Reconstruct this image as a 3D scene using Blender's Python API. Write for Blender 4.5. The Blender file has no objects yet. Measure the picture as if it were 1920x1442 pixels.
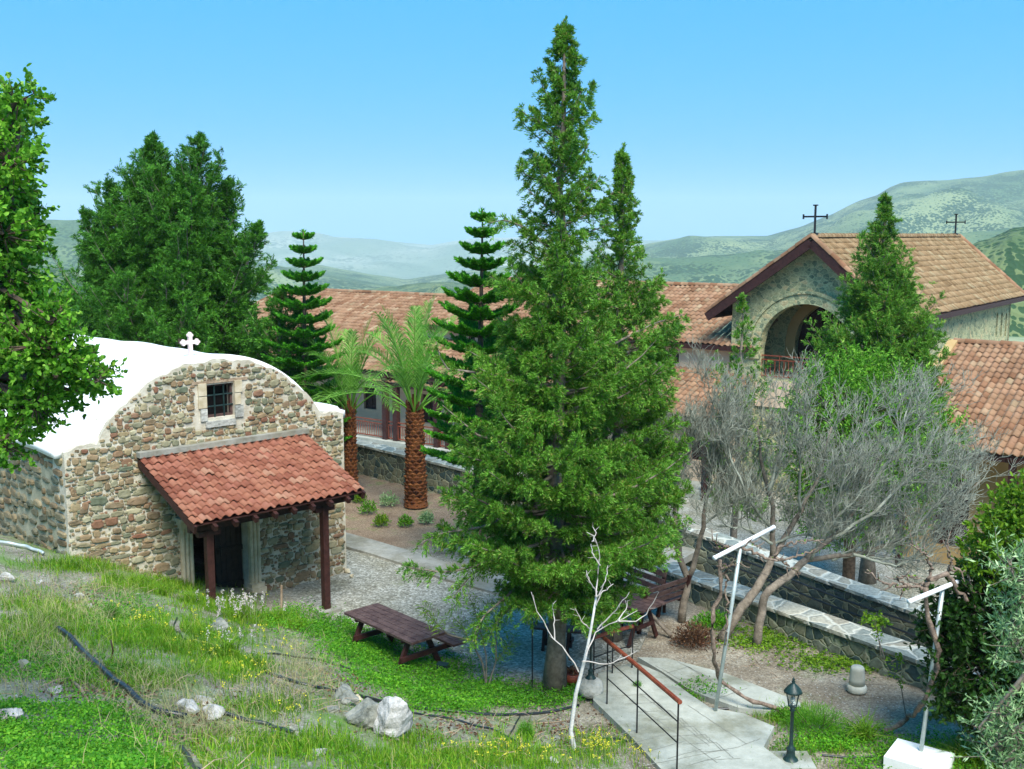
import bpy, math, random
import numpy as np
from mathutils import Vector, Matrix
random.seed(7); RNG = np.random.default_rng(11)
S = bpy.context.scene
C = S.collection
PI = math.pi

# ------------------------------------------------------------------ camera, sky, sun
F = 2000.0; TILT = math.atan(281/2000); CAMZ = 7.5
cam = bpy.data.cameras.new('camera'); cam.lens = 37.5; cam.sensor_width = 36
cam.clip_start = 0.1; cam.clip_end = 30000
camo = bpy.data.objects.new('camera', cam); C.objects.link(camo)
camo.location = (0, 0, CAMZ); camo.rotation_euler = (PI/2-TILT, 0, 0)
S.camera = camo
SUN_EL = math.radians(54); SUN_AZ = math.radians(163)      # azimuth clockwise from +Y
w = bpy.data.worlds.new('World'); S.world = w; w.use_nodes = True
nt = w.node_tree; nt.nodes.clear()
sky = nt.nodes.new('ShaderNodeTexSky'); sky.sky_type = 'NISHITA'; sky.sun_disc = False
sky.sun_elevation = SUN_EL; sky.sun_rotation = SUN_AZ; sky.air_density = 1.0; sky.dust_density = 0.3; sky.ozone_density = 1.5
gs = nt.nodes.new('ShaderNodeSeparateColor'); gam = nt.nodes.new('ShaderNodeCombineColor'); nt.links.new(sky.outputs[0], gs.inputs[0])
for k_, (pw, sc) in enumerate(((1.05, .098), (.2, 1.93), (.12, 4.4))):       # grades the physical sky towards the deep cyan blue of the photograph
    p_ = nt.nodes.new('ShaderNodeMath'); p_.operation = 'POWER'; p_.inputs[1].default_value = pw; nt.links.new(gs.outputs[k_], p_.inputs[0])
    q_ = nt.nodes.new('ShaderNodeMath'); q_.operation = 'MULTIPLY'; q_.inputs[1].default_value = sc; nt.links.new(p_.outputs[0], q_.inputs[0]); nt.links.new(q_.outputs[0], gam.inputs[k_])
tint = nt.nodes.new('ShaderNodeMix'); tint.data_type = 'RGBA'; tint.blend_type = 'MULTIPLY'; tint.inputs[0].default_value = 1
tint.inputs[7].default_value = (1, 1, 1, 1)
bg = nt.nodes.new('ShaderNodeBackground'); bg.inputs[1].default_value = 0.055
wo = nt.nodes.new('ShaderNodeOutputWorld')
nt.links.new(gam.outputs[0], tint.inputs[6]); nt.links.new(tint.outputs[2], bg.inputs[0]); nt.links.new(bg.outputs[0], wo.inputs[0])
sl = bpy.data.lights.new('sun', 'SUN'); sl.energy = 2.0; sl.angle = math.radians(34); sl.color = (1, 0.95, 0.87)
so = bpy.data.objects.new('sun', sl); C.objects.link(so)
sd = Vector((math.sin(SUN_AZ)*math.cos(SUN_EL), math.cos(SUN_AZ)*math.cos(SUN_EL), math.sin(SUN_EL)))
so.rotation_euler = sd.to_track_quat('Z', 'Y').to_euler(); so.location = (20, -20, 40)
S.view_settings.view_transform = 'Standard'; S.view_settings.look = 'None'
S.view_settings.exposure = 1.85; S.view_settings.gamma = 1
S.cycles.max_bounces = 5; S.cycles.diffuse_bounces = 3; S.cycles.transparent_max_bounces = 4; S.cycles.volume_bounces = 1
S.cycles.use_denoising = True
hz = bpy.data.meshes.new('haze')
def haze():
    L = 9000; x = [(-L, -60, -420), (L, -60, -420), (L, 9500, -420), (-L, 9500, -420)]; v = x+[(a, b, 330) for a, b, c in x]
    hz.from_pydata(v, [], [(3, 2, 1, 0), (4, 5, 6, 7), (0, 1, 5, 4), (1, 2, 6, 5), (2, 3, 7, 6), (3, 0, 4, 7)])
    m = bpy.data.materials.new('haze_air'); m.use_nodes = True; t = m.node_tree; t.nodes.clear()
    o = t.nodes.new('ShaderNodeOutputMaterial'); p = t.nodes.new('ShaderNodeVolumePrincipled')
    p.inputs['Color'].default_value = (.8, .93, 1, 1); p.inputs['Density'].default_value = 1.35e-4; p.inputs['Anisotropy'].default_value = 0
    t.links.new(p.outputs[0], o.inputs['Volume']); hz.materials.append(m)
    h = bpy.data.objects.new('haze', hz); C.objects.link(h); h['kind'] = 'stuff'
haze()

# ------------------------------------------------------------------ measuring from the photo
CT, ST = math.cos(TILT), math.sin(TILT)
def ray(px, py):
    x, v = (px-960)/F, (py-721)/F
    return np.array([x, CT - v*ST, -ST - v*CT])
O3 = np.array([0, 0, CAMZ])
def at_z(px, py, z):
    d = ray(px, py); return O3 + d*((z-CAMZ)/d[2])
def at_y(px, py, Y):
    d = ray(px, py); return O3 + d*(Y/d[1])
def on_plane(px, py, p, n):
    d = ray(px, py); return O3 + d*(np.dot(np.array(p)-O3, n)/np.dot(d, n))
def proj(P):
    P = np.asarray(P, float).reshape(-1, 3) - O3
    fw = P[:, 1]*CT - P[:, 2]*ST; dn = -P[:, 1]*ST - P[:, 2]*CT
    return np.stack([960+F*P[:, 0]/fw, 721+F*dn/fw], 1)

# ------------------------------------------------------------------ terrain
def smooth(a, b, x):
    t = np.clip((x-a)/(b-a), 0, 1); return t*t*(3-2*t)
WA_PIX = [(480, 798, 1.0), (667, 831, .97), (837, 871, .9), (1240, 975, .6), (1561, 1092, .2), (1707, 1144, .1), (1960, 1240, 0.0)]
WA = np.array([at_z(*p) for p in WA_PIX])
WB = np.array([at_z(1230, 1062, .5), at_z(1740, 1242, .5), at_z(1900, 1300, .5)])
ctrl = []
for px, py, z in [(130, 1040, 1.75), (240, 1072, 1.3), (350, 1108, .7), (470, 1125, .28), (560, 1140, .02), (0, 1008, 1.6), (-200, 960, 1.5),
                  (650, 1075, -.35), (820, 1130, -.5), (700, 1000, -.6), (1000, 1200, -.5), (900, 1230, -.35), (1150, 1250, -.4), (1400, 1230, -.4), (1600, 1300, -.3),
                  (1350, 1400, -.3), (1600, 1440, -.3), (1900, 1400, -.3), (660, 1172, -.02), (740, 1232, -.02), (880, 1300, .0), (1020, 1318, -.03), (1110, 1345, .0), (1180, 1400, .02), (1260, 1475, .02), (1400, 1600, .15),
                  (500, 1200, .95), (600, 1240, 1.0), (800, 1330, .6), (960, 1370, .55), (1080, 1410, .45), (1150, 1442, .5)]:
    ctrl.append(at_z(px, py, z))
for px, py, D in [(0, 1442, 7), (0, 1250, 11.5), (0, 1090, 16), (200, 1200, 13), (200, 1442, 7.6), (400, 1250, 13), (400, 1442, 8.6), (600, 1300, 12.6), (600, 1442, 9.8), (710, 1390, 11.4), (800, 1442, 11.2), (950, 1442, 12.2), (-300, 1200, 12), (-300, 1442, 7)]:
    ctrl.append(at_y(px, py, D))
for p in [(0, 0, 5.9), (-6, 0, 6.8), (6, 0, 4.4), (0, -15, 9), (-18, 5, 7), (-25, 18, 4.5), (-20, 30, .8), (14, 0, 3), (25, 8, 0), (18, 14, -.3), (-8, 4, 5.6), (0, 4, 4.9), (5, 5, 3.2), (8, 8, 1.2), (0, 8, 3.1), (-13, 34, -.5), (0, 30, -.6), (10, 24, -.6), (-22, -15, 10), (20, -15, 6)]:
    ctrl.append(np.array(p, float))
ctrl = np.array(ctrl)
def tk(d2): return np.where(d2 > 1e-9, .5*d2*np.log(np.maximum(d2, 1e-9)), 0)
n_ = len(ctrl); A_ = np.zeros((n_+3, n_+3)); dd = ((ctrl[:, None, :2]-ctrl[None, :, :2])**2).sum(2)
A_[:n_, :n_] = tk(dd) + np.eye(n_)*0.6; A_[:n_, n_] = 1; A_[:n_, n_+1:] = ctrl[:, :2]; A_[n_, :n_] = 1; A_[n_+1:, :n_] = ctrl[:, :2].T
W_ = np.linalg.solve(A_, np.concatenate([ctrl[:, 2], np.zeros(3)]))
def wob(x, y, s, seed):
    r = np.random.default_rng(seed); z = 0
    for k in range(6):
        a = r.uniform(0, 2*PI); f = s*r.uniform(.7, 1.6)
        z = z + np.sin((x*math.cos(a)+y*math.sin(a))*f + r.uniform(0, 6))
    return z/6
def terrain(x, y):
    x = np.asarray(x, float); y = np.asarray(y, float); sh = np.broadcast(x, y).shape
    x = np.broadcast_to(x, sh).ravel(); y = np.broadcast_to(y, sh).ravel()
    z = np.zeros_like(x)
    for i0 in range(0, len(x), 40000):
        sl_ = slice(i0, i0+40000); xx, yy = x[sl_], y[sl_]
        xc = np.clip(xx, -30, 30); yc = np.clip(yy, -18, 36)
        d2 = (xc[:, None]-ctrl[:, 0])**2 + (yc[:, None]-ctrl[:, 1])**2
        t = tk(d2)@W_[:n_] + W_[n_] + W_[n_+1]*xc + W_[n_+2]*yc
        hill = smooth(.05, .8, t)
        t = t + hill*(.07*wob(xx, yy, 2.2, 3) + .035*wob(xx, yy, 6, 4) + .015*wob(xx, yy, 14, 5))
        g = .5*(t+np.sqrt(t*t+.012)) - .004
        r = np.hypot(xx, yy)
        fa = np.interp(xx, WA[:, 0], WA[:, 1], left=WA[0, 1]+2)
        fb = np.interp(xx, WB[:, 0], WB[:, 1])
        ps = smooth(.15, .8, yy-fb)*smooth(WB[0, 0]-.3, WB[0, 0]+2.0, xx)*(1-smooth(30, 40, xx))
        g = g*(1-ps) + ps*-1.7
        pa = smooth(.2, 1.1, yy-fa)
        g = g*(1-pa) + pa*-3.6
        far = smooth(75, 600, r)
        g = g*(1-smooth(28, 60, r)*(yy < 20)) + (-2.0)*smooth(28, 60, r)*(yy < 20)
        g = g - far*44 - smooth(600, 4000, r)*215 + far*6*wob(xx, yy, .012, 9)
        z[sl_] = g
    return z.reshape(sh)
def tz(x, y): return float(terrain(np.array([x]), np.array([y]))[0])
def hit(px, py, lift=0.0):
    d = ray(px, py); t = np.arange(3, 60, .04); P = O3 + d*t[:, None]
    tr = terrain(P[:, 0], P[:, 1]) + lift
    i = np.argmax(P[:, 2] < tr)
    return P[i] if P[i, 2] < tr[i] else at_z(px, py, 0)

# ------------------------------------------------------------------ mesh helpers
class MB:
    def __init__(s): s.v = []; s.f = []; s.n = 0
    def add(s, v, f, m=0):
        v = np.asarray(v, float).reshape(-1, 3)
        f = np.asarray(f, int)
        s.v.append(v); s.f.append((f+s.n, m)); s.n += len(v); return s
    def quads(s, P, m=0):
        P = np.asarray(P, float); k = P.shape[1]; n = len(P)
        return s.add(P.reshape(-1, 3), np.arange(n*k).reshape(n, k), m)
    def poly(s, pts, m=0):
        return s.add(pts, [list(range(len(pts)))], m)
    def box(s, c, ax, ay, az, m=0):      # centre, half vectors
        c, ax, ay, az = [np.asarray(q, float) for q in (c, ax, ay, az)]
        v = [c+i*ax+j*ay+k*az for k in (-1, 1) for j in (-1, 1) for i in (-1, 1)]
        f = [[0, 2, 3, 1], [4, 5, 7, 6], [0, 1, 5, 4], [2, 6, 7, 3], [0, 4, 6, 2], [1, 3, 7, 5]]
        if np.dot(np.cross(ax, ay), az) < 0: f = [q[::-1] for q in f]
        return s.add(v, f, m)
    def bar(s, p, q, w_, h_, up=(0, 0, 1), m=0):
        p, q = np.asarray(p, float), np.asarray(q, float); d = q-p; L = np.linalg.norm(d); d = d/L
        sd_ = np.cross(d, up); 
        if np.linalg.norm(sd_) < 1e-4: sd_ = np.cross(d, (0, 1, 0))
        sd_ = sd_/np.linalg.norm(sd_); u = np.cross(sd_, d)
        return s.box((p+q)/2, d*L/2, sd_*w_/2, u*h_/2, m)
    def tube(s, pts, rad, sides=6, m=0, cap=True):
        P = np.asarray(pts, float); n = len(P); R = np.broadcast_to(np.asarray(rad, float), (n,))
        T = np.gradient(P, axis=0); T = T/(np.linalg.norm(T, axis=1)[:, None]+1e-9)
        ref = np.array([0, 0, 1.]) if abs(T[0][2]) < .9 else np.array([1., 0, 0])
        U = np.cross(T, ref); U = U/(np.linalg.norm(U, axis=1)[:, None]+1e-9); V = np.cross(T, U)
        a = np.arange(sides)*2*PI/sides
        ring = P[:, None, :] + R[:, None, None]*(np.cos(a)[None, :, None]*U[:, None, :] + np.sin(a)[None, :, None]*V[:, None, :])
        i = np.arange(n-1)[:, None]*sides; j = np.arange(sides)[None, :]; j2 = (j+1) % sides
        f = np.stack([i+j, i+j2, i+sides+j2, i+sides+j], 2).reshape(-1, 4)
        b = s.n; s.add(ring.reshape(-1, 3), f, m)
        if cap:
            s.f.append((np.array([[b+k for k in range(sides)][::-1]]), m)); s.f.append((np.array([[b+(n-1)*sides+k for k in range(sides)]]), m))
        return s
    def lathe(s, base, prof, sides=16, m=0, axis=(0, 0, 1)):
        prof = np.asarray(prof, float); ax = np.asarray(axis, float); ax = ax/np.linalg.norm(ax)
        u = np.cross(ax, (0, 1, 0)); 
        if np.linalg.norm(u) < .1: u = np.cross(ax, (1, 0, 0))
        u = u/np.linalg.norm(u); v = np.cross(ax, u); a = np.arange(sides)*2*PI/sides + .13
        ring = np.asarray(base, float) + prof[:, 1][:, None, None]*ax + prof[:, 0][:, None, None]*(np.cos(a)[None, :, None]*u + np.sin(a)[None, :, None]*v)
        n = len(prof); i = np.arange(n-1)[:, None]*sides; j = np.arange(sides)[None, :]; j2 = (j+1) % sides
        f = np.stack([i+j, i+j2, i+sides+j2, i+sides+j], 2).reshape(-1, 4)
        b = s.n; s.add(ring.reshape(-1, 3), f, m)
        s.f.append((np.array([[b+k for k in range(sides)][::-1]]), m)); s.f.append((np.array([[b+(n-1)*sides+k for k in range(sides)]]), m)); return s
    def prism(s, pts, vec, m=0):         # polygon extruded by vec
        pts = np.asarray(pts, float); vec = np.asarray(vec, float); n = len(pts)
        b = s.n; s.add(np.concatenate([pts, pts+vec]), [list(range(n))[::-1]], m)
        s.f.append((np.array([[b+n+k for k in range(n)]]), m))
        s.f.append((np.array([[b+k, b+(k+1) % n, b+n+(k+1) % n, b+n+k] for k in range(n)]), m)); return s
def obj(name, mb, mats, parent=None, smooth_=False):
    V = np.concatenate(mb.v) if mb.v else np.zeros((0, 3))
    org = np.array(parent.location) if parent is not None else None
    # origin: base centre of a top-level mesh
    if parent is None:
        org = np.array([(V[:, 0].min()+V[:, 0].max())/2, (V[:, 1].min()+V[:, 1].max())/2, V[:, 2].min()])
    p = parent; root = None
    off = np.zeros(3)
    while p is not None:
        off = off + np.array(p.location); p = p.parent
    if parent is None: off = org
    V = V - off
    me = bpy.data.meshes.new(name)
    ls = np.concatenate([f.ravel() for f, m in mb.f]); tot = np.concatenate([np.full(len(f), f.shape[1]) for f, m in mb.f])
    mi = np.concatenate([np.full(len(f), m) for f, m in mb.f])
    me.vertices.add(len(V)); me.vertices.foreach_set('co', V.ravel())
    me.loops.add(len(ls)); me.loops.foreach_set('vertex_index', ls.astype(np.int32))
    me.polygons.add(len(tot)); st = np.concatenate([[0], np.cumsum(tot)[:-1]])
    me.polygons.foreach_set('loop_start', st.astype(np.int32)); me.polygons.foreach_set('loop_total', tot.astype(np.int32))
    if not isinstance(mats, (list, tuple)): mats = [mats]
    for m in mats: me.materials.append(m)
    me.polygons.foreach_set('material_index', mi.astype(np.int32))
    me.polygons.foreach_set('use_smooth', np.full(len(tot), smooth_))
    me.update(calc_edges=True); me.validate()
    o = bpy.data.objects.new(name, me); C.objects.link(o)
    if parent is None: o.location = org
    else: o.parent = parent
    return o
def tag(o, label, cat, group=None):
    o['label'] = label; o['category'] = cat
    if group: o['group'] = group
    return o
def thing(name, loc, label, cat, group=None):
    o = bpy.data.objects.new(name, None); C.objects.link(o); o.location = [float(q) for q in loc]; o.empty_display_size = .2
    return tag(o, label, cat, group)
def struct(o, kind='structure'): o['kind'] = kind; return o
def nrm(v): v = np.asarray(v, float); return v/(np.linalg.norm(v)+1e-12)

# ------------------------------------------------------------------ materials
def newmat(name):
    m = bpy.data.materials.new(name); m.use_nodes = True; t = m.node_tree; t.nodes.clear()
    o = t.nodes.new('ShaderNodeOutputMaterial'); return m, t, o
def N(t, kind, **kw):
    n = t.nodes.new(kind)
    for k, v in kw.items():
        if k.startswith('i_'):
            key = k[2:]; key = int(key) if key.isdigit() else key
            n.inputs[key].default_value = v
        else: setattr(n, k, v)
    return n
def ramp(t, stops, src=None, interp='LINEAR'):
    r = t.nodes.new('ShaderNodeValToRGB'); r.color_ramp.interpolation = interp
    e = r.color_ramp.elements
    while len(e) > 1: e.remove(e[-1])
    e[0].position = stops[0][0]; e[0].color = (*stops[0][1], 1)
    for p, c in stops[1:]:
        q = e.new(p); q.color = (*c, 1)
    if src is not None: t.links.new(src, r.inputs[0])
    return r
def mix(t, fac, a, b, mode='MIX'):
    n = N(t, 'ShaderNodeMix', data_type='RGBA', blend_type=mode)
    for s_, i in ((fac, 0), (a, 6), (b, 7)):
        if isinstance(s_, (int, float)): n.inputs[i].default_value = s_
        elif isinstance(s_, tuple): n.inputs[i].default_value = (*s_, 1)
        else: t.links.new(s_, n.inputs[i])
    return n.outputs[2]
def noise(t, scale, detail=4, rough=.6, coord=None):
    n = N(t, 'ShaderNodeTexNoise'); n.inputs['Scale'].default_value = scale; n.inputs['Detail'].default_value = detail; n.inputs['Roughness'].default_value = rough
    if coord is None: coord = N(t, 'ShaderNodeTexCoord').outputs['Object']
    t.links.new(coord, n.inputs['Vector']); return n.outputs['Fac']
def bsdf(t, o, col, rough=.8, bump=None, bstr=.3, bdist=.02, metal=0, spec=.3):
    b = N(t, 'ShaderNodeBsdfPrincipled'); b.inputs['Metallic'].default_value = metal; b.inputs['Specular IOR Level'].default_value = spec
    if isinstance(rough, float) or isinstance(rough, int): b.inputs['Roughness'].default_value = rough
    else: t.links.new(rough, b.inputs['Roughness'])
    if isinstance(col, tuple): b.inputs['Base Color'].default_value = (*col, 1)
    else: t.links.new(col, b.inputs['Base Color'])
    if bump is not None:
        bp = N(t, 'ShaderNodeBump'); bp.inputs['Strength'].default_value = bstr; bp.inputs['Distance'].default_value = bdist
        t.links.new(bump, bp.inputs['Height']); t.links.new(bp.outputs[0], b.inputs['Normal'])
    t.links.new(b.outputs[0], o.inputs[0]); return b
def simple(name, a, b, scale=6, rough=.8, bstr=.3, metal=0, bscale=None, spec=.3, bdist=.02):
    m, t, o = newmat(name); f = noise(t, scale); r = ramp(t, [(.35, a), (.65, b)], f)
    bsdf(t, o, r.outputs[0], rough, noise(t, bscale or scale*4), bstr, bdist, metal, spec); return m
def island(name, stops, rough=.8, nscale=8, nmix=.35, bstr=.3, bscale=40, dark=(.6, .6, .6), bdist=.01):
    m, t, o = newmat(name); g = N(t, 'ShaderNodeNewGeometry')
    r = ramp(t, stops, g.outputs['Random Per Island']); f = noise(t, nscale)
    k = ramp(t, [(.35, dark), (.65, (1, 1, 1))], f)
    c = mix(t, nmix, r.outputs[0], k.outputs[0], 'MULTIPLY')
    bsdf(t, o, c, rough, noise(t, bscale), bstr, bdist); return m
def leafmat(name, stops, trans=.3, rough=.55, nscale=1.2):
    m, t, o = newmat(name); g = N(t, 'ShaderNodeNewGeometry')
    r = ramp(t, stops, g.outputs['Random Per Island']); f = noise(t, nscale, 2)
    k = ramp(t, [(.3, (.62, .7, .62)), (.7, (1.25, 1.2, 1.1))], f)
    c = mix(t, 1.0, r.outputs[0], k.outputs[0], 'MULTIPLY')
    b = N(t, 'ShaderNodeBsdfPrincipled'); b.inputs['Roughness'].default_value = rough; b.inputs['Specular IOR Level'].default_value = .25
    t.links.new(c, b.inputs['Base Color'])
    tr = N(t, 'ShaderNodeBsdfTranslucent'); t.links.new(c, tr.inputs[0])
    ms = N(t, 'ShaderNodeMixShader'); ms.inputs[0].default_value = trans
    t.links.new(b.outputs[0], ms.inputs[1]); t.links.new(tr.outputs[0], ms.inputs[2]); t.links.new(ms.outputs[0], o.inputs[0]); return m
def stonemat(name, stones, mortar, scale=4.0, zs=1.5, mw=.07, vary=.25, bstr=.8):
    m, t, o = newmat(name); tc = N(t, 'ShaderNodeTexCoord'); mp = N(t, 'ShaderNodeMapping'); mp.inputs['Scale'].default_value = (1, 1, zs)
    t.links.new(tc.outputs['Object'], mp.inputs[0])
    nd = N(t, 'ShaderNodeTexNoise'); nd.inputs['Scale'].default_value = 5; t.links.new(mp.outputs[0], nd.inputs['Vector'])
    va = N(t, 'ShaderNodeVectorMath', operation='SCALE'); va.inputs['Scale'].default_value = .09; t.links.new(nd.outputs['Color'], va.inputs[0])
    vb = N(t, 'ShaderNodeVectorMath', operation='ADD'); t.links.new(mp.outputs[0], vb.inputs[0]); t.links.new(va.outputs[0], vb.inputs[1])
    v1 = N(t, 'ShaderNodeTexVoronoi', feature='F1'); v2 = N(t, 'ShaderNodeTexVoronoi', feature='DISTANCE_TO_EDGE')
    for v in (v1, v2): v.inputs['Scale'].default_value = scale; t.links.new(vb.outputs[0], v.inputs['Vector'])
    sep = N(t, 'ShaderNodeSeparateColor'); t.links.new(v1.outputs['Color'], sep.inputs[0])
    n = len(stones); r = ramp(t, [(i/n, c) for i, c in enumerate(stones)], sep.outputs[0], 'CONSTANT')
    f = noise(t, 14, 5); k = ramp(t, [(.3, (1-vary*1.6,)*3), (.7, (1+vary,)*3)], f)
    c = mix(t, 1.0, r.outputs[0], k.outputs[0], 'MULTIPLY')
    mw2 = N(t, 'ShaderNodeMath', operation='MULTIPLY_ADD'); t.links.new(noise(t, 3, 3), mw2.inputs[0]); mw2.inputs[1].default_value = -.12; t.links.new(v2.outputs['Distance'], mw2.inputs[2])
    e = ramp(t, [(0, (1, 1, 1)), (mw*.35, (1, 1, 1)), (mw, (0, 0, 0))], None)
    ad = N(t, 'ShaderNodeMath', operation='ADD'); t.links.new(mw2.outputs[0], ad.inputs[0]); ad.inputs[1].default_value = .06; t.links.new(ad.outputs[0], e.inputs[0])
    c = mix(t, e.outputs[0], c, mortar)
    h = ramp(t, [(0, (0, 0, 0)), (mw*1.6, (.8, .8, .8)), (.5, (1, 1, 1))], ad.outputs[0])
    h2 = mix(t, .12, h.outputs[0], f)
    bsdf(t, o, c, .88, h2, bstr, .05); return m

M = {}
M['mortar'] = simple('lime_mortar', (0.440, 0.396, 0.301), (0.634, 0.598, 0.490), 5, .95, .6, bscale=30)
M['mortar_shaded'] = simple('shaded_mortar', (0.264, 0.263, 0.187), (0.440, 0.420, 0.306), 4, .95, .6, bscale=30)  # darker copy of the lime mortar, with shade put into the colour
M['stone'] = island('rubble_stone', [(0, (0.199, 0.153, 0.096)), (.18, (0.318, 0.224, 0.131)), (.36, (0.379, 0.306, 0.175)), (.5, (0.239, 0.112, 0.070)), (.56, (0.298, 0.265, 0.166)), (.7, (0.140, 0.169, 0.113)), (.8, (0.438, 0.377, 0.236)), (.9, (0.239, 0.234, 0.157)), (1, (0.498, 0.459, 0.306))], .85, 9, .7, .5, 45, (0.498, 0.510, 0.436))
M['stone_shaded'] = island('shaded_rubble_stone', [(0, (0.105, 0.111, 0.081)), (.3, (0.195, 0.182, 0.123)), (.5, (0.090, 0.111, 0.085)), (.7, (0.255, 0.221, 0.142)), (.85, (0.150, 0.111, 0.067)), (1, (0.330, 0.286, 0.180))], .85, 9, .7, .5, 45, (0.750, 0.650, 0.475))  # darker copy of the rubble stone, shade of the left wall mixed in
M['dressed'] = simple('dressed_limestone', (.45, .38, .24), (.62, .55, .4), 5, .85, .4, bscale=35)
M['plaster_white'] = simple('white_limewash', (.78, .79, .78), (.84, .85, .84), 1.5, .9, .15, bscale=8)
M['stone_green'] = stonemat('green_rubble_wall', [(0.351, 0.374, 0.207), (0.246, 0.281, 0.161), (0.474, 0.452, 0.241), (0.421, 0.437, 0.241), (0.299, 0.328, 0.184), (0.545, 0.452, 0.241), (0.404, 0.406, 0.218), (0.194, 0.234, 0.138)], (0.527, 0.515, 0.287), 4.4, 1.4, .07, bstr=.4)
M['stone_terrace'] = stonemat('terrace_wall_stone', [(0.100, 0.138, 0.121), (0.163, 0.188, 0.143), (0.062, 0.100, 0.094), (0.250, 0.250, 0.165), (0.188, 0.213, 0.154), (0.112, 0.125, 0.094)], (0.338, 0.362, 0.242), 4.2, 1.2, .06)
M['stone_cap'] = stonemat('crazy_paving_cap', [(0.246, 0.279, 0.246), (0.328, 0.344, 0.295), (0.213, 0.246, 0.221), (0.377, 0.369, 0.295), (0.287, 0.271, 0.213)], (0.492, 0.500, 0.426), 2.2, 1, .07)
M['tile'] = island('clay_tile', [(0, (0.194, 0.062, 0.035)), (.3, (0.259, 0.095, 0.056)), (.6, (0.310, 0.131, 0.077)), (.85, (0.288, 0.109, 0.070)), (1, (0.360, 0.197, 0.126))], .8, 7, .3, .3, 60, (0.360, 0.328, 0.279))
M['tile_pale'] = island('weathered_tile', [(0, (0.229, 0.109, 0.053)), (.3, (0.299, 0.164, 0.090)), (.6, (0.351, 0.211, 0.119)), (.85, (0.318, 0.176, 0.102)), (1, (0.394, 0.286, 0.172))], .85, 1.3, .55, .2, 60, (0.382, 0.340, 0.268))
M['tile_old'] = island('old_church_tile', [(0, (0.264, 0.165, 0.081)), (.3, (0.326, 0.218, 0.114)), (.6, (0.361, 0.255, 0.141)), (.85, (0.291, 0.188, 0.094)), (1, (0.388, 0.315, 0.188))], .85, 2.2, .7, .2, 60, (0.430, 0.391, 0.282))
M['wood'] = simple('dark_stained_wood', (0.028, 0.010, 0.008), (0.060, 0.022, 0.018), 12, .55, .3)
M['wood_table'] = simple('weathered_brown_boards', (.055, .030, .027), (.12, .075, .065), 9, .7, .4)
M['wood_red'] = simple('red_brown_rail', (.16, .035, .02), (.26, .07, .035), 12, .5, .3)
M['black'] = simple('dark_interior', (.004, .003, .003), (.012, .009, .008), 6, .9, .1)
M['cream'] = simple('cream_render', (0.644, 0.470, 0.308), (0.759, 0.582, 0.407), 1.2, .9, .15, bscale=20)
M['ochre'] = simple('ochre_render', (0.425, 0.276, 0.110), (0.510, 0.350, 0.160), 1.2, .9, .15, bscale=20)
M['concrete'] = simple('pale_concrete', (0.300, 0.335, 0.289), (0.420, 0.452, 0.390), 2.5, .9, .3, bscale=40)
M['concrete_path'] = simple('path_concrete', (0.288, 0.288, 0.256), (0.376, 0.368, 0.328), 2, .9, .3, bscale=40)
def stained(name, a, b, c):
    m, t, o = newmat(name); tc = N(t, 'ShaderNodeTexCoord').outputs['Object']
    r = ramp(t, [(.3, a), (.5, b), (.68, c)], noise(t, 1.7, 9, .72, tc)); k = ramp(t, [(.4, (.72, .7, .62)), (.52, (1, 1, 1))], noise(t, .7, 5, .7, tc))
    bsdf(t, o, mix(t, 1.0, r.outputs[0], k.outputs[0], 'MULTIPLY'), .92, noise(t, 30, 8, .7, tc), .5, .02); return m
M['concrete'] = stained('stained_concrete', (.20, .22, .18), (.34, .36, .31), (.45, .47, .41)); M['concrete_path'] = stained('stained_path', (.19, .19, .16), (.31, .31, .27), (.39, .38, .34))
M['groove'] = simple('dark_joint', (.19, .2, .17), (.27, .28, .24), 6, .95, .1)
M['iron'] = simple('black_iron', (.006, .007, .009), (.015, .016, .018), 10, .45, .1)
M['lampgreen'] = simple('dark_green_iron', (.008, .025, .024), (.018, .045, .042), 14, .4, .15)
M['galv'] = simple('galvanised_steel', (.38, .46, .45), (.56, .62, .6), 8, .4, .05, .35)
M['pvc'] = simple('black_pipe', (.010, .014, .017), (.03, .036, .04), 8, .35, .05, spec=.5)
M['white_rock'] = simple('white_limestone', (0.340, 0.330, 0.296), (0.578, 0.578, 0.551), 3.5, .9, .9, bscale=9, bdist=.05)
M['grey_rock'] = simple('grey_rock', (.26, .27, .24), (.5, .5, .45), 4, .9, .9, bscale=10, bdist=.05)
M['marble'] = simple('old_marble', (.5, .48, .38), (.68, .66, .54), 4, .85, .4, bscale=20)
M['whitewash'] = simple('whitewashed_block', (.75, .78, .74), (.84, .86, .82), 3, .9, .2)
M['bark_grey'] = simple('grey_bark', (.13, .11, .085), (.27, .23, .18), 9, .95, .8, bscale=30)
M['bark_bare'] = simple('pale_twig_bark', (0.176, 0.187, 0.142), (0.331, 0.361, 0.295), 6, .9, .4, bscale=30)
M['bark_brown'] = simple('brown_bark', (.07, .05, .035), (.17, .12, .085), 12, .95, .8, bscale=30)
M['bark_white'] = simple('whitewashed_bark', (0.480, 0.480, 0.448), (0.656, 0.656, 0.624), 9, .9, .4)
M['bark_vine'] = simple('vine_bark', (.13, .095, .07), (.30, .23, .18), 20, .95, .8, bscale=50)
M['palm_trunk'] = island('palm_boot', [(0, (0.053, 0.018, 0.008)), (.4, (0.150, 0.048, 0.016)), (.8, (0.255, 0.096, 0.028)), (1, (0.075, 0.028, 0.012))], .9, 12, .5)
M['dead'] = leafmat('dead_leaves', [(0, (.05, .025, .015)), (.6, (.13, .06, .035)), (1, (.2, .11, .06))], .1)
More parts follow.
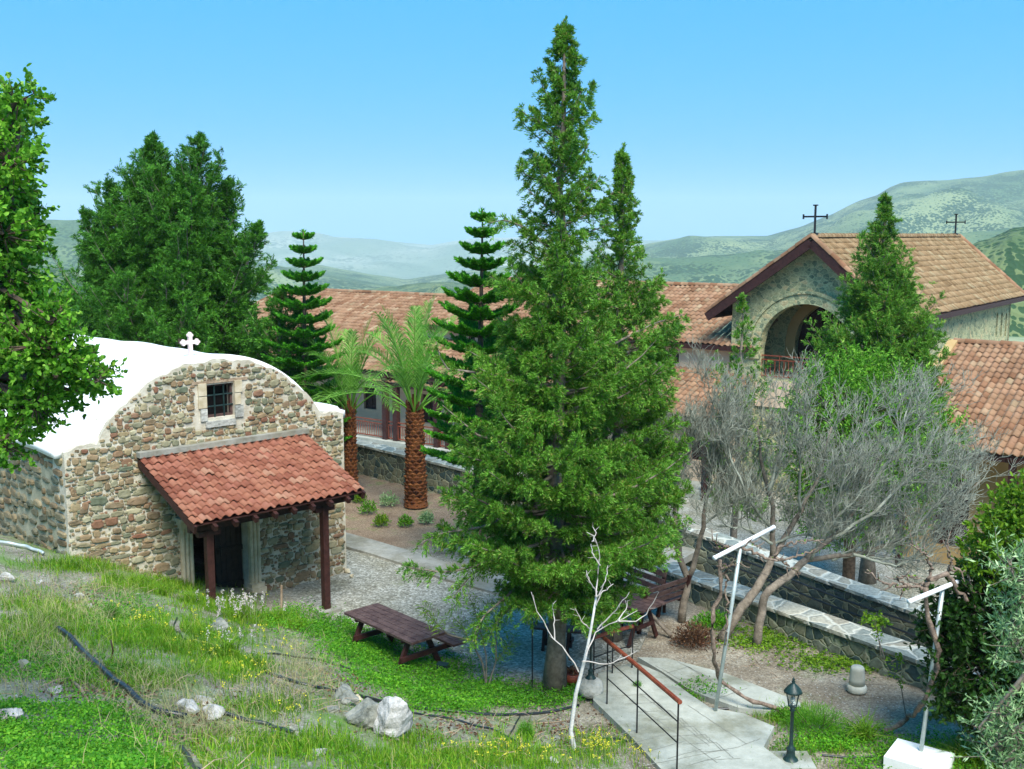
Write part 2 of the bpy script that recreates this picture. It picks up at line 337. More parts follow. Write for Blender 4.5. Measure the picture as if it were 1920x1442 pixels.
M['cyp'] = leafmat('cypress_foliage', [(0, (0.048, 0.147, 0.011)), (.3, (0.099, 0.275, 0.019)), (.6, (0.143, 0.362, 0.033)), (.82, (0.213, 0.447, 0.067)), (.9, (0.227, 0.190, 0.042)), (1, (0.284, 0.534, 0.124))], .3)
M['cyp_dark'] = leafmat('dark_cypress_foliage', [(0, (0.026, 0.113, 0.009)), (.4, (0.053, 0.194, 0.014)), (.8, (0.089, 0.282, 0.023)), (1, (0.155, 0.386, 0.054))], .3)
M['norfolk'] = leafmat('norfolk_needles', [(0, (0.036, 0.176, 0.014)), (.5, (0.071, 0.328, 0.017)), (1, (0.168, 0.529, 0.029))], .25)
M['palm'] = leafmat('palm_leaflets', [(0, (0.086, 0.248, 0.025)), (.5, (0.161, 0.397, 0.050)), (1, (0.300, 0.546, 0.118))], .35)
M['carob'] = leafmat('carob_leaves', [(0, (0.051, 0.166, 0.012)), (.4, (0.101, 0.304, 0.018)), (.8, (0.187, 0.456, 0.030)), (1, (0.345, 0.593, 0.090))], .35)
M['broad'] = leafmat('broad_leaves', [(0, (0.012, 0.046, 0.006)), (.5, (0.023, 0.077, 0.008)), (1, (0.046, 0.123, 0.014))], .25)
M['lime'] = leafmat('yellow_green_leaves', [(0, (0.072, 0.187, 0.010)), (.5, (0.144, 0.297, 0.015)), (1, (0.264, 0.418, 0.030))], .35)
M['olive'] = leafmat('olive_leaves', [(0, (0.138, 0.274, 0.106)), (.5, (0.262, 0.432, 0.185)), (1, (0.469, 0.619, 0.370))], .25)
M['grass'] = leafmat('grass_blades', [(0, (0.088, 0.220, 0.010)), (.5, (0.175, 0.374, 0.015)), (.85, (0.275, 0.462, 0.030)), (1, (0.500, 0.462, 0.140))], .4, nscale=.8)
M['dry'] = leafmat('dry_grass', [(0, (.30, .26, .13)), (.5, (.44, .38, .22)), (1, (.35, .4, .15))], .3)
M['clover'] = leafmat('clover_leaves', [(0, (0.051, 0.196, 0.010)), (.5, (0.085, 0.322, 0.015)), (1, (0.204, 0.460, 0.030))], .35)
M['flower_pink'] = leafmat('pale_pink_petals', [(0, (.75, .6, .66)), (1, (.9, .84, .86))], .3)
M['flower_yellow'] = leafmat('yellow_petals', [(0, (.75, .66, .04)), (1, (.85, .8, .1))], .3)
M['pinkstone'] = simple('pink_white_stone', (.66, .5, .46), (.8, .68, .63), 8, .85, .2)
M['glass'] = simple('lamp_glass', (.3, .34, .3), (.4, .44, .38), 8, .12, .05, spec=.6)
M['stick'] = simple('dry_wood', (.24, .17, .11), (.42, .32, .22), 10, .95, .6)
M['clay'] = simple('terracotta', (.4, .13, .06), (.52, .2, .1), 8, .85, .2)
# ------------------------------------------------------------------ ground
def ground():
    az = np.unique(np.concatenate([np.radians(np.arange(-180, -40, 4.)), np.radians(np.arange(-40, 40, .35)), np.radians(np.arange(40, 180.1, 4.))]))
    az = az[:-1] if az[-1] > PI-1e-3 and az[0] < -PI+1e-3 else az
    r = [1.2]
    while r[-1] < 36: r.append(r[-1]+max(.12, r[-1]*.0125))
    while r[-1] < 12000: r.append(r[-1]*1.06)
    r = np.array(r); nr, na = len(r), len(az)
    X = r[:, None]*np.sin(az); Y = r[:, None]*np.cos(az); Z = terrain(X, Y)
    V = np.stack([X, Y, Z], 2).reshape(-1, 3)
    i = np.arange(nr-1)[:, None]*na; j = np.arange(na)[None, :]; j2 = (j+1) % na
    f = np.stack([i+j, i+na+j, i+na+j2, i+j2], 2).reshape(-1, 4)
    mb = MB(); mb.add(V, f); c = len(V); mb.add([[0, 0, tz(0, 0)]], np.zeros((0, 3), int))
    mb.f.append((np.array([[c, k, (k+1) % na] for k in range(na)])[:, [0, 2, 1]], 0))
    m, t, o = newmat('earth')
    at = N(t, 'ShaderNodeAttribute', attribute_name='zone'); sp = N(t, 'ShaderNodeSeparateColor'); t.links.new(at.outputs['Color'], sp.inputs[0])
    tc = N(t, 'ShaderNodeTexCoord').outputs['Object']
    soil = ramp(t, [(.3, (.10, .085, .06)), (.46, (.21, .19, .145)), (.58, (.28, .265, .21)), (.72, (.40, .385, .32))], noise(t, 1.6, 8, .7, tc))
    peb = N(t, 'ShaderNodeTexVoronoi'); peb.inputs['Scale'].default_value = 16; t.links.new(tc, peb.inputs['Vector'])
    pr = ramp(t, [(0, (1, 1, 1)), (.22, (.8, .8, .8)), (.3, (0, 0, 0))], peb.outputs['Distance'])
    sep = N(t, 'ShaderNodeSeparateColor'); t.links.new(peb.outputs['Color'], sep.inputs[0])
    on = ramp(t, [(.5, (0, 0, 0)), (.54, (1, 1, 1))], sep.outputs[0])
    pm = mix(t, 1.0, pr.outputs[0], on.outputs[0], 'MULTIPLY')
    fine = ramp(t, [(.35, (.45, .42, .36)), (.5, (.95, .95, .95)), (.62, (1.5, 1.5, 1.45))], noise(t, 26, 6, .8, tc))
    c0 = mix(t, pm, mix(t, 1.0, soil.outputs[0], fine.outputs[0], 'MULTIPLY'), (.48, .48, .43))
    gn = ramp(t, [(.42, (0, 0, 0)), (.62, (1, 1, 1))], noise(t, .9, 5, .6, tc))
    gm = N(t, 'ShaderNodeMath', operation='MULTIPLY'); t.links.new(sp.outputs[0], gm.inputs[0]); t.links.new(gn.outputs[0], gm.inputs[1])
    c1 = mix(t, gm.outputs[0], c0, (.10, .20, .03))
    bed = ramp(t, [(.3, (.17, .115, .075)), (.55, (.26, .19, .13)), (.7, (.11, .19, .04))], noise(t, 1.1, 6, .65, tc))
    c2 = mix(t, sp.outputs[1], c1, mix(t, 1.0, bed.outputs[0], fine.outputs[0], 'MULTIPLY'))
    fv = N(t, 'ShaderNodeTexVoronoi'); fv.inputs['Scale'].default_value = .14; t.links.new(tc, fv.inputs['Vector'])
    fr = ramp(t, [(.25, (.035, .08, .03)), (.45, (.17, .24, .10)), (.6, (.3, .33, .18))], fv.outputs['Distance'])
    c3 = mix(t, sp.outputs[2], c2, fr.outputs[0])
    h = mix(t, .5, noise(t, 9, 8, .7, tc), pm)
    bsdf(t, o, c3, .95, h, .9, .04)
    g = obj('ground', mb, m, None, True); struct(g)
    co = np.zeros(len(g.data.vertices)*3); g.data.vertices.foreach_get('co', co); co = co.reshape(-1, 3) + np.array(g.location)
    ca = g.data.color_attributes.new('zone', 'FLOAT_COLOR', 'POINT')
    R = np.hypot(co[:, 0], co[:, 1]); fa = np.interp(co[:, 0], WA[:, 0], WA[:, 1])
    z0 = smooth(.1, .5, co[:, 2])*(R < 40)*.85
    bedm = ((co[:, 1] < fa) & (co[:, 1] > 25.0) & (co[:, 0] < 1.5) & (co[:, 0] > -9)).astype(float)
    soilr = ((co[:, 0] > 2.2) & (co[:, 1] < 24) & (co[:, 2] < .1)).astype(float)*.22
    col = np.stack([z0, np.maximum(bedm, soilr), smooth(70, 160, R), np.ones_like(R)], 1)
    ca.data.foreach_set('color', col.ravel().astype(np.float32))
ground()

def pts_z(pix, z): return [at_z(px, py, z) for px, py in pix]
def slab(name, pts, top, thick, mat, bev=.02):
    mb = MB(); pts = [np.array([p[0], p[1], top-thick]) for p in pts]
    A = sum(pts[i][0]*pts[(i+1) % len(pts)][1]-pts[(i+1) % len(pts)][0]*pts[i][1] for i in range(len(pts)))
    if A < 0: pts = pts[::-1]
    mb.prism(pts, (0, 0, thick)); return struct(obj(name, mb, mat))
# gravel court
m, t, o = newmat('blue_grey_gravel'); tc = N(t, 'ShaderNodeTexCoord').outputs['Object']
v = N(t, 'ShaderNodeTexVoronoi'); v.inputs['Scale'].default_value = 26; t.links.new(tc, v.inputs['Vector'])
sp = N(t, 'ShaderNodeSeparateColor'); t.links.new(v.outputs['Color'], sp.inputs[0])
r = ramp(t, [(0, (.16, .158, .128)), (.4, (.285, .285, .24)), (.8, (.38, .38, .325)), (1, (.56, .56, .5))], sp.outputs[0])
k = ramp(t, [(.35, (.66, .64, .55)), (.6, (1, 1, 1))], noise(t, .8, 5, .6, tc))
gr = ramp(t, [(.62, (0, 0, 0)), (.72, (1, 1, 1))], noise(t, 1.3, 6, .7, tc))
c = mix(t, 1.0, r.outputs[0], k.outputs[0], 'MULTIPLY'); c = mix(t, gr.outputs[0], c, (.22, .24, .15))
bsdf(t, o, c, .95, v.outputs['Distance'], .8, .02); M['gravel'] = m
gp = [(560, 1085), (650, 1030), (740, 1052), (840, 1088), (1000, 1120), (1235, 1075), (1240, 1130), (1200, 1215), (1100, 1275), (1000, 1280), (880, 1275), (760, 1225), (660, 1168), (600, 1140), (540, 1125)]
slab('gravel_court', pts_z(gp, .05), .05, .09, M['gravel'])
# concrete path round the palm bed, curved
up = [(560, 985), (648, 998), (700, 1012), (760, 1030), (830, 1052), (920, 1072), (1020, 1082), (1130, 1072), (1240, 1030), (1330, 1005)]
lo = [(560, 1010), (648, 1024), (700, 1039), (760, 1058), (830, 1084), (920, 1108), (1020, 1122), (1130, 1112), (1240, 1070), (1330, 1020)]
slab('path', pts_z(up+lo[::-1], .1), .1, .16, M['concrete_path'])
wk = slab('walkway', pts_z([(1112, 1312), (1122, 1262), (1190, 1240), (1240, 1262), (1292, 1300), (1330, 1326), (1395, 1338), (1452, 1362), (1432, 1400), (1465, 1425), (1520, 1475), (1600, 1560), (1330, 1560), (1262, 1466), (1180, 1378)], .14), .14, .34, M['concrete'])
mb = MB()
def groove(a, b, z=.144, w_=.0065):
    p, q = at_z(*a, z), at_z(*b, z); n = 10; pts = [p+(q-p)*i/n for i in range(n+1)]
    d = nrm(q-p); s_ = np.array([-d[1], d[0], 0])*w_
    for i in range(n):
        j0, j1 = RNG.normal(0, .004, 2); o0 = s_*(j0/.0065); 
        mb.quads([[pts[i]-s_+o0, pts[i+1]-s_+o0, pts[i+1]+s_+o0, pts[i]+s_+o0]])
for a, b in [((1180, 1312), (1345, 1430)), ((1290, 1322), (1400, 1395)), ((1200, 1437), (1385, 1400)), ((1385, 1400), (1425, 1385)), ((1200, 1300), (1330, 1398))]: groove(a, b)
for k in range(9):
    x = 1150+k*22; y = 1305+k*15
    groove((x, y), (x+62, y-3)); 
    if k < 7: groove((x+62, y-3), (x+92, y+26))
for k in range(5): groove((1150+k*34, 1380+k*14), (1215+k*34, 1362+k*14))
o_ = obj('joint_lines', mb, M['groove'], wk); o_['label'] = 'dark scored joint lines in the pale concrete'
obj_ = slab('side_path', pts_z([(1196, 1232), (1250, 1234), (1360, 1262), (1500, 1316), (1502, 1326), (1440, 1333), (1385, 1327), (1330, 1308), (1288, 1290), (1240, 1258)], .1), .1, .2, M['concrete'])
mb = MB()
for a, b in [((1230, 1248), (1320, 1300)), ((1290, 1250), (1250, 1262)), ((1290, 1250), (1360, 1292)), ((1340, 1272), (1300, 1290)), ((1400, 1290), (1350, 1308)), ((1270, 1240), (1330, 1270))]: groove(a, b, .104, .009)
obj('joint_lines', mb, M['groove'], obj_)

# ------------------------------------------------------------------ hills
def hillmat(name, base, light, bush, scale, cover=.5, field=.004):
    m, t, o = newmat(name); tc = N(t, 'ShaderNodeTexCoord').outputs['Object']
    v = N(t, 'ShaderNodeTexVoronoi'); v.inputs['Scale'].default_value = scale; t.links.new(tc, v.inputs['Vector'])
    f1 = noise(t, field, 4, .6, tc); b = ramp(t, [(.4, base), (.6, light)], f1)
    dens = ramp(t, [(.35, (.15,)*3), (.6, (.75,)*3)], noise(t, field*2.3, 5, .65, tc))
    lt = N(t, 'ShaderNodeMath', operation='LESS_THAN'); t.links.new(v.outputs['Distance'], lt.inputs[0])
    ml = N(t, 'ShaderNodeMath', operation='MULTIPLY'); t.links.new(dens.outputs[0], ml.inputs[0]); ml.inputs[1].default_value = cover*1.6; t.links.new(ml.outputs[0], lt.inputs[1])
    c = mix(t, lt.outputs[0], b.outputs[0], bush)
    bsdf(t, o, c, .95, v.outputs['Distance'], .6, 2.0); return m
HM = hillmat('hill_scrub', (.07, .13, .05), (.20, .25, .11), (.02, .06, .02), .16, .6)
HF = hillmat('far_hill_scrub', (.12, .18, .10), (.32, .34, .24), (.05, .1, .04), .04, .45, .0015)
HN = hillmat('wooded_hill_scrub', (.07, .12, .04), (.15, .19, .07), (.02, .06, .015), .35, .62, .02)
def hill(name, crest, D, depth, mat, base=-260, rough=1.0, seed=1, nx=220, ny=46, cell=None):
    xs = np.linspace(crest[0][0], crest[-1][0], nx); ys = np.interp(xs, [c[0] for c in crest], [c[1] for c in crest])
    r = np.random.default_rng(seed); V = np.zeros((ny, nx, 3))
    x_ = np.linspace(0, 1, nx); jag = np.zeros(nx)
    for k in range(1, 7): jag += np.sin(x_*2*PI*k*5.3+r.uniform(0, 6))*(.55/k)
    top = np.array([at_y(a, b, D) for a, b in zip(xs, ys)])
    for i in range(ny):
        s = i/(ny-1)*1.5                       # 0 foot near, 1 crest, 1.5 behind
        prof = (math.sin(min(s, 1)*PI/2)**1.25) if s <= 1 else math.cos((s-1)*1.4)
        Yv = D - depth*(1-s)
        P = top.copy(); P[:, 0] = top[:, 0]*Yv/D; P[:, 1] = Yv
        h = top[:, 2]-base
        wv = 0
        for k in range(5):
            a = r.uniform(0, 2*PI) if i == 0 else AA[k][0]; 
            if i == 0:
                if k == 0: AA.clear()
                AA.append((a, r.uniform(.8, 2)*9/depth*(1.6**k), r.uniform(0, 6)))
            a, f, ph = AA[k]; wv = wv + np.sin((P[:, 0]*math.cos(a)+P[:, 1]*math.sin(a))*f+ph)/(1.5**k)
        P[:, 2] = base + h*prof*(1+.0*s) + wv*h*.07*rough*(math.sin(min(s, 1)*PI) if s < 1 else 0) + jag*h*.006*rough*(s > .5)
        V[i] = P
    i = np.arange(ny-1)[:, None]*nx; j = np.arange(nx-1)[None, :]
    f = np.stack([i+j, i+j+1, i+nx+j+1, i+nx+j], 2).reshape(-1, 4)
    mb = MB(); mb.add(V.reshape(-1, 3), f); return struct(obj(name, mb, mat, None, True))
AA = []
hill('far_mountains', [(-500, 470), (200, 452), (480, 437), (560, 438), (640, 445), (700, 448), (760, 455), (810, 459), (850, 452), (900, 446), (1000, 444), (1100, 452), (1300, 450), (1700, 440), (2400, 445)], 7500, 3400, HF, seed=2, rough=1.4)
hill('left_hill', [(-700, 370), (-200, 395), (0, 413), (150, 414), (220, 432), (330, 465), (480, 492), (600, 515), (760, 545), (900, 570)], 1900, 1100, HM, seed=3)
hill('near_left_hill', [(-700, 380), (-200, 440), (0, 478), (60, 492), (130, 515), (220, 548), (330, 590), (480, 640), (600, 680)], 620, 420, HN, seed=4)
hill('valley_hill', [(100, 580), (380, 540), (500, 505), (600, 498), (660, 510), (760, 528), (860, 512), (960, 498), (1080, 505), (1200, 515), (1350, 520), (1600, 560)], 2600, 1300, HM, seed=5)
hill('low_valley_hill', [(500, 560), (640, 548), (760, 536), (840, 528), (930, 535), (1050, 548), (1200, 560), (1400, 580)], 1300, 600, HN, seed=15)
hill('right_hill', [(700, 570), (900, 530), (1050, 500), (1150, 474), (1215, 457), (1290, 444), (1370, 443), (1440, 441), (1500, 425), (1560, 402), (1610, 378), (1645, 366), (1668, 352), (1690, 345), (1760, 341), (1830, 334), (1920, 327), (2100, 318), (2500, 330)], 3000, 1700, HM, seed=6)
hill('orchard_hill', [(700, 600), (900, 550), (1000, 520), (1120, 492), (1200, 484), (1290, 482), (1400, 474), (1480, 470), (1600, 462), (1750, 440), (1920, 430), (2200, 400)], 1500, 800, HM, seed=7)
hill('wooded_hill', [(1400, 620), (1600, 560), (1700, 520), (1790, 474), (1835, 452), (1880, 434), (1925, 424), (2050, 400), (2400, 360)], 430, 200, HN, seed=8, rough=.5)
# pale chalk terraces and tracks cut into the right hill are part of the land: separate pale clearings
def clearing(pix, D0, mat):
    pass

# ------------------------------------------------------------------ wall panels, stones, tiles
def wall_panel(mb, org, u, nrm_, T0, T1, topf, botf, holes, thick, m=0, step=.12, cap_m=None):
    """vertical wall along u from T0 to T1; org has z=0 reference; outward normal nrm_; holes = (ta,tb,lof,hif)"""
    u = np.asarray(u, float); nn = np.asarray(nrm_, float); org = np.asarray(org, float)
    ts = {T0, T1}
    for h in holes: ts |= {h[0], h[1]}
    base = sorted(ts); tt = []
    for a, b in zip(base[:-1], base[1:]):
        k = max(1, int(math.ceil((b-a)/step))); tt += [a+(b-a)*i/k for i in range(k)]
    tt.append(base[-1])
    def P(t_, z, d): return org + u*t_ + np.array([0, 0, 1.])*z - nn*d
    cm = m if cap_m is None else cap_m
    for a, b in zip(tt[:-1], tt[1:]):
        mid = (a+b)/2; segs = []; lo = (botf(a), botf(b))
        hs = sorted([h for h in holes if h[0] <= mid <= h[1]], key=lambda h: h[2](mid))
        for h in hs:
            hl = (h[2](a), h[2](b)); 
            if hl[0] > lo[0]+1e-4 or hl[1] > lo[1]+1e-4: segs.append((lo, hl))
            lo = (h[3](a), h[3](b))
        segs.append((lo, (topf(a), topf(b))))
        for (l0, l1), (h0, h1) in segs:
            for d, fl in ((0, 1), (thick, 0)):
                q = [P(a, l0, d), P(b, l1, d), P(b, h1, d), P(a, h0, d)]
                mb.quads([q if fl else q[::-1]], m)
            mb.quads([[P(a, h0, 0), P(b, h1, 0), P(b, h1, thick), P(a, h0, thick)]], cm)
            mb.quads([[P(a, l0, thick), P(b, l1, thick), P(b, l1, 0), P(a, l0, 0)]], m)
    for h in holes:
        for t_ in (h[0], h[1]):
            if h[3](t_)-h[2](t_) > .02: mb.quads([[P(t_, h[2](t_), 0), P(t_, h[2](t_), thick), P(t_, h[3](t_), thick), P(t_, h[3](t_), 0)]], m)
    for t_ in (T0, T1): mb.quads([[P(t_, botf(t_), 0), P(t_, botf(t_), thick), P(t_, topf(t_), thick), P(t_, topf(t_), 0)]], m)
def stones(mb, org, u, nn, T0, T1, inside, hrow, wrow, m=1, seed=0, gap=.02, z0=0, z1=6, bulge=.035, fill=.93, zl=None):
    r = np.random.default_rng(seed); u = np.asarray(u, float); nn = np.asarray(nn, float); org = np.asarray(org, float); z = z0
    K = 11
    while z < z1:
        rh = hrow(z, r); t_ = T0 + r.uniform(0, .1)
        while t_ < T1:
            wd = wrow(z, r); cx, cz = t_+wd/2, z+rh/2+r.normal(0, rh*.15)+.04*math.sin(t_*2.1+z*1.7)
            t_ += wd
            if cx+wd*.35 > T1+.02 or r.random() > fill or not inside(cx, cz, wd/2, rh/2): continue
            hw, hh = (wd-gap*r.uniform(.8, 2.2))/2, (rh-gap*r.uniform(.6, 2.0))/2*r.uniform(.8, 1.06)
            a = np.arange(K)*2*PI/K+r.uniform(0, 1); e = r.uniform(.5, .85); ang = r.normal(0, .09)
            c, s = np.cos(a), np.sin(a); x = np.sign(c)*np.abs(c)**e*hw*(1+r.normal(0, .07, K)); y = np.sign(s)*np.abs(s)**e*hh*(1+r.normal(0, .07, K))
            x, y = x*math.cos(ang)-y*math.sin(ang), x*math.sin(ang)+y*math.cos(ang)
            b = bulge*r.uniform(.5, 1.3); rings = []
            for sc, dp in ((1, -.01), (.93, b*.7), (.66, b)):
                rings.append(org + u*(cx+x*sc)[:, None] + np.array([0, 0, 1.])*(cz+y*sc)[:, None] + nn*(dp+r.normal(0, .002, K))[:, None])
            V = np.concatenate(rings); f = []
            n0 = mb.n; mb.add(V, [[k, (k+1) % K, K+(k+1) % K, K+k] for k in range(K)]+[[K+k, K+(k+1) % K, 2*K+(k+1) % K, 2*K+k] for k in range(K)], m)
            mb.f.append((np.array([[n0+2*K+k for k in range(K)]]), m))
        z += rh
def tiles(mb, p0, u, v, nu, nv, tw, tl, m=0, amp=.045, jit=.006, seed=0, skip=None, seg=7, lift=.03):
    """p0 lower corner, u unit along the eave, v unit up the slope"""
    r = np.random.default_rng(seed); u = np.asarray(u, float); v = np.asarray(v, float); n = nrm(np.cross(u, v)); n = n*np.sign(n[2])
    s = np.linspace(0, 1, seg)
    prof = np.where(s < .68, np.sin(s/.68*PI)*amp, -np.sin((s-.68)/.32*PI)*amp*.28)
    out = []
    for j in range(nv):
        for i in range(nu):
            if skip and skip((i+.5)*tw, (j+.5)*tl): continue
            sag = .02*math.sin(i*tw*.9+seed)+.012*math.sin(i*tw*2.3+j*.5); a = np.asarray(p0) + u*(i*tw) + v*(j*tl) + n*(r.normal(0, jit*.5)+sag*(amp > .051)) + v*(r.normal(0, jit)+(.03 if r.random() < .04 else 0))
            L = tl*1.1; A = a + u*(s*tw)[:, None] + n*(prof+lift)[:, None]; B = A + v*L - n*lift*1.0
            out.append((A, B))
    if not out: return
    A = np.array([o[0] for o in out]); B = np.array([o[1] for o in out]); k = seg
    D_ = A - n*.016
    V = np.concatenate([A, B, D_], 1); b = mb.n; nt_ = len(out)
    f1 = np.array([[q, q+1, k+q+1, k+q] for q in range(k-1)]+[[2*k+q, 2*k+q+1, q+1, q] for q in range(k-1)])
    f = (f1[None]+(np.arange(nt_)*3*k)[:, None, None]).reshape(-1, 4)
    mb.add(V.reshape(-1, 3), f, m)
def ridge_tiles(mb, p, q, rad=.11, L=.36, m=0, seed=0):
    p, q = np.asarray(p, float), np.asarray(q, float); d = nrm(q-p); n = max(1, int(np.linalg.norm(q-p)/L)); L = np.linalg.norm(q-p)/n
    s_ = nrm(np.cross(d, (0, 0, 1))); up_ = np.cross(s_, d); r = np.random.default_rng(seed)
    a = np.linspace(-.15, PI+.15, 7)
    for i in range(n):
        A = p+d*i*L; B = A+d*L*1.08; r0, r1 = rad*1.08, rad*.92; j = r.normal(0, .004)
        RA = A + s_*(np.cos(a)*r0)[:, None] + up_*(np.sin(a)*r0+j)[:, None]; RB = B + s_*(np.cos(a)*r1)[:, None] + up_*(np.sin(a)*r1+j)[:, None]
        n0 = 7; mb.add(np.concatenate([RA, RB]), [[k, k+1, n0+k+1, n0+k] for k in range(6)], m)
        mb.add(RA, [list(range(7))], m)
CV = lambda z: (lambda t_: z)

# ------------------------------------------------------------------ chapel
ca = np.array([-.693, .721, 0]); cb = np.array([.721, .693, 0])
QR = at_z(650, 1076, 0)                       # right front corner on the ground
cu = -cb; cn = -ca                            # u: towards the left corner; outward normal
CW, CL = 6.05, 10.5
chap = thing('chapel', QR + cu*CW/2 + ca*CL/2*0, 'old rubble stone chapel with a white barrel roof and a tiled lean-to over its door', 'chapel')
def cpt(t_, z, d=0): return QR + cu*t_ + np.array([0, 0, 1.])*z - cn*d
def cq(px, py):
    P = on_plane(px, py, QR, cn); return float(np.dot(P-QR, cu)), float(P[2])
wl, wz1 = cq(438, 717); wr, wz0 = cq(388, 785)
TC = 3.02
def ctop(t_):
    x = abs(t_-TC)
    a = 3.62 + (1.43*(1-(x/2.42)**2.25)**.8 if x < 2.42 else 0)
    return a + .10*math.exp(-((x-2.5)/.35)**2) + .025*math.sin(t_*9)+.015*math.sin(t_*23)
dl, _ = cq(466, 1080); dr, _ = cq(364, 1090)          # door opening, t from right corner
print('window t', wl, wr, wz0, wz1, 'door', dl, dr, 'canopy', cq(560, 815), cq(258, 858))
mb = MB()
wall_panel(mb, QR, cu, cn, 0, CW, ctop, CV(-.5), [(wl, wr, CV(wz0), CV(wz1)), (dl, dr, CV(-.45), CV(2.15))], .55, 0)
def ins_front(cx, cz, hw, hh):
    if cz+hh > ctop(cx)-.01 or cz+hh > ctop(cx-hw)+.02 or cz+hh > ctop(cx+hw)+.02: return False
    if wl-.24-hw*.7 < cx < wr+.24+hw*.7 and wz0-.16-hh*.7 < cz < wz1+.06+hh*.7: return False
    if dl-.2-hw*.7 < cx < dr+.2+hw*.7 and cz < 2.3+hh: return False
    return True
stones(mb, QR, cu, cn, .0, CW, ins_front, lambda z, r: r.uniform(.08, .20) if z < 3.2 else r.uniform(.09, .19), lambda z, r: r.uniform(.12, .44)*(.6+.8*r.random()**2) if z < 3.2 else r.uniform(.09, .27), 1, 1, .014, -.1, 5.1, .035, .9)
stones(mb, QR, cu, cn, .0, CW, ins_front, lambda z, r: r.uniform(.05, .08), lambda z, r: r.uniform(.04, .13), 1, 2, .008, -.1, 5.1, .020, .7)
f = obj('front_wall', mb, [M['mortar'], M['stone']], chap)
# side walls
LW = cpt(CW, 0)
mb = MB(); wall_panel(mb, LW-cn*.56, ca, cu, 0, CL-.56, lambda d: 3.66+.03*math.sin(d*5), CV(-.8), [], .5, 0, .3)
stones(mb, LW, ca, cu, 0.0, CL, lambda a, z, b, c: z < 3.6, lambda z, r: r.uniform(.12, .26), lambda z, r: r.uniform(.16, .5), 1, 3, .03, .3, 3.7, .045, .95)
o_ = obj('side_wall', mb, [M['mortar_shaded'], M['stone_shaded']], chap); o_['label'] = 'left side wall of rubble stones coloured darker for its shaded side'  # shade on this side is painted into the stone and mortar colours
mb = MB(); wall_panel(mb, QR-cn*.56, ca, -cu, 0, CL-.56, lambda d: 3.55, CV(-.6), [], .5, 0, .3)
stones(mb, QR, ca, -cu, 0, CL, lambda a, z, b, c: z < 3.5, lambda z, r: r.uniform(.12, .26), lambda z, r: r.uniform(.16, .5), 1, 4, .03, -.1, 3.6, .045, .95)
obj('side_wall', mb, [M['mortar'], M['stone']], chap)
mb = MB(); wall_panel(mb, cpt(CW-.5, 0, CL-.45), -cu, ca, 0, CW-1.0, lambda t_: ctop(CW-.5-t_)-.05, CV(-.8), [], .45, 0, .3); obj('rear_wall', mb, [M['mortar_shaded']], chap)
# roof: one shell swept along the length
def rtop(t_):
    x = abs(t_-TC); a = 3.62 + (1.43*(1-(x/2.42)**2.25)**.8 if x < 2.42 else 0)
    fl = .0
    if x > 1.7: a = max(a, 3.70 + .55*math.exp(-((x-1.7)/.42)**1.3)) if x > 2.0 else a
    return a+.07
ts = np.linspace(-.12, CW+.12, 64); ds = np.linspace(.10, CL+.15, 34)
V = []
for i, d in enumerate(ds):
    for t_ in ts:
        z = rtop(min(max(t_, 0), CW)) - (.1 if (t_ < 0 or t_ > CW) else 0) + .018*math.sin(d*1.3+t_)+.012*math.sin(d*3.1+t_*2.7) - .012*d
        V.append(cpt(t_, z, d))
nt_ = len(ts); V = np.array(V); mb = MB(); Vb = V - np.array([0, 0, .16])
i = np.arange(len(ds)-1)[:, None]*nt_; j = np.arange(nt_-1)[None, :]
f = np.stack([i+j, i+j+1, i+nt_+j+1, i+nt_+j], 2).reshape(-1, 4)
b0 = 0; n1 = len(V); mb.add(np.concatenate([V, Vb]), np.concatenate([f, f[:, ::-1]+n1]))
e = []
for a in range(nt_-1): e.append([a, n1+a, n1+a+1, a+1]); k = (len(ds)-1)*nt_+a; e.append([k, k+1, n1+k+1, n1+k])
for a in range(len(ds)-1): e.append([a*nt_, (a+1)*nt_, n1+(a+1)*nt_, n1+a*nt_]); k = a*nt_+nt_-1; e.append([k, n1+k, n1+k+nt_, k+nt_])
mb.f.append((np.array(e), 0)); obj('roof', mb, M['plaster_white'], chap, True)
# window: quoins, lintel, frame, bars, dark pane
win = MB(); r_ = RNG
hh = (wz1-wz0)
for t0, t1 in ((wl-.16, wl-.0), (wr+.0, wr+.17)):
    zz = wz0-.05
    for k in range(3):
        h = hh*[.36, .34, .36][k]+.02; e_ = r_.uniform(-.04, .05)
        a, b = (t0-e_, t1) if t0 < wl else (t0, t1+e_)
        win.box(cpt((a+b)/2, zz+h/2, .06), cu*(b-a)/2*.98, cn*.10, (0, 0, h/2*.93), 1 if k == 0 else 0); zz += h
win.box(cpt((wl+wr)/2+.02, wz0-.12, .06), cu*((wr-wl)/2+.02), cn*.11, (0, 0, .06), 1)
win.box(cpt((wl+wr)/2, wz1+.06, .05), cu*((wr-wl)/2+.3), cn*.07, (0, 0, .03), 2)
wq = obj('window', win, [M['dressed'], M['grey_rock'], M['stick']], chap); wq['label'] = 'small barred window with pale dressed stone jambs'
mb = MB()
for a, b, c, d in ((wl, wl+.045, wz0, wz1), (wr-.045, wr, wz0, wz1), (wl+.045, wr-.045, wz1-.045, wz1), (wl+.045, wr-.045, wz0, wz0+.045)):
    mb.box(cpt((a+b)/2, (c+d)/2, .12), cu*(b-a)/2, cn*.04, (0, 0, (d-c)/2))
obj('frame', mb, M['wood_table'], wq)
mb = MB()
for k in (1, 2): t_ = wl+(wr-wl)*k/3; mb.tube([cpt(t_, wz0, .05), cpt(t_, wz1, .05)], .016, 6)
for k in (1, 2): z = wz0+(wz1-wz0)*k/3; mb.tube([cpt(wl, z, .065), cpt(wr, z, .065)], .016, 6)
obj('bars', mb, M['lampgreen'], wq)
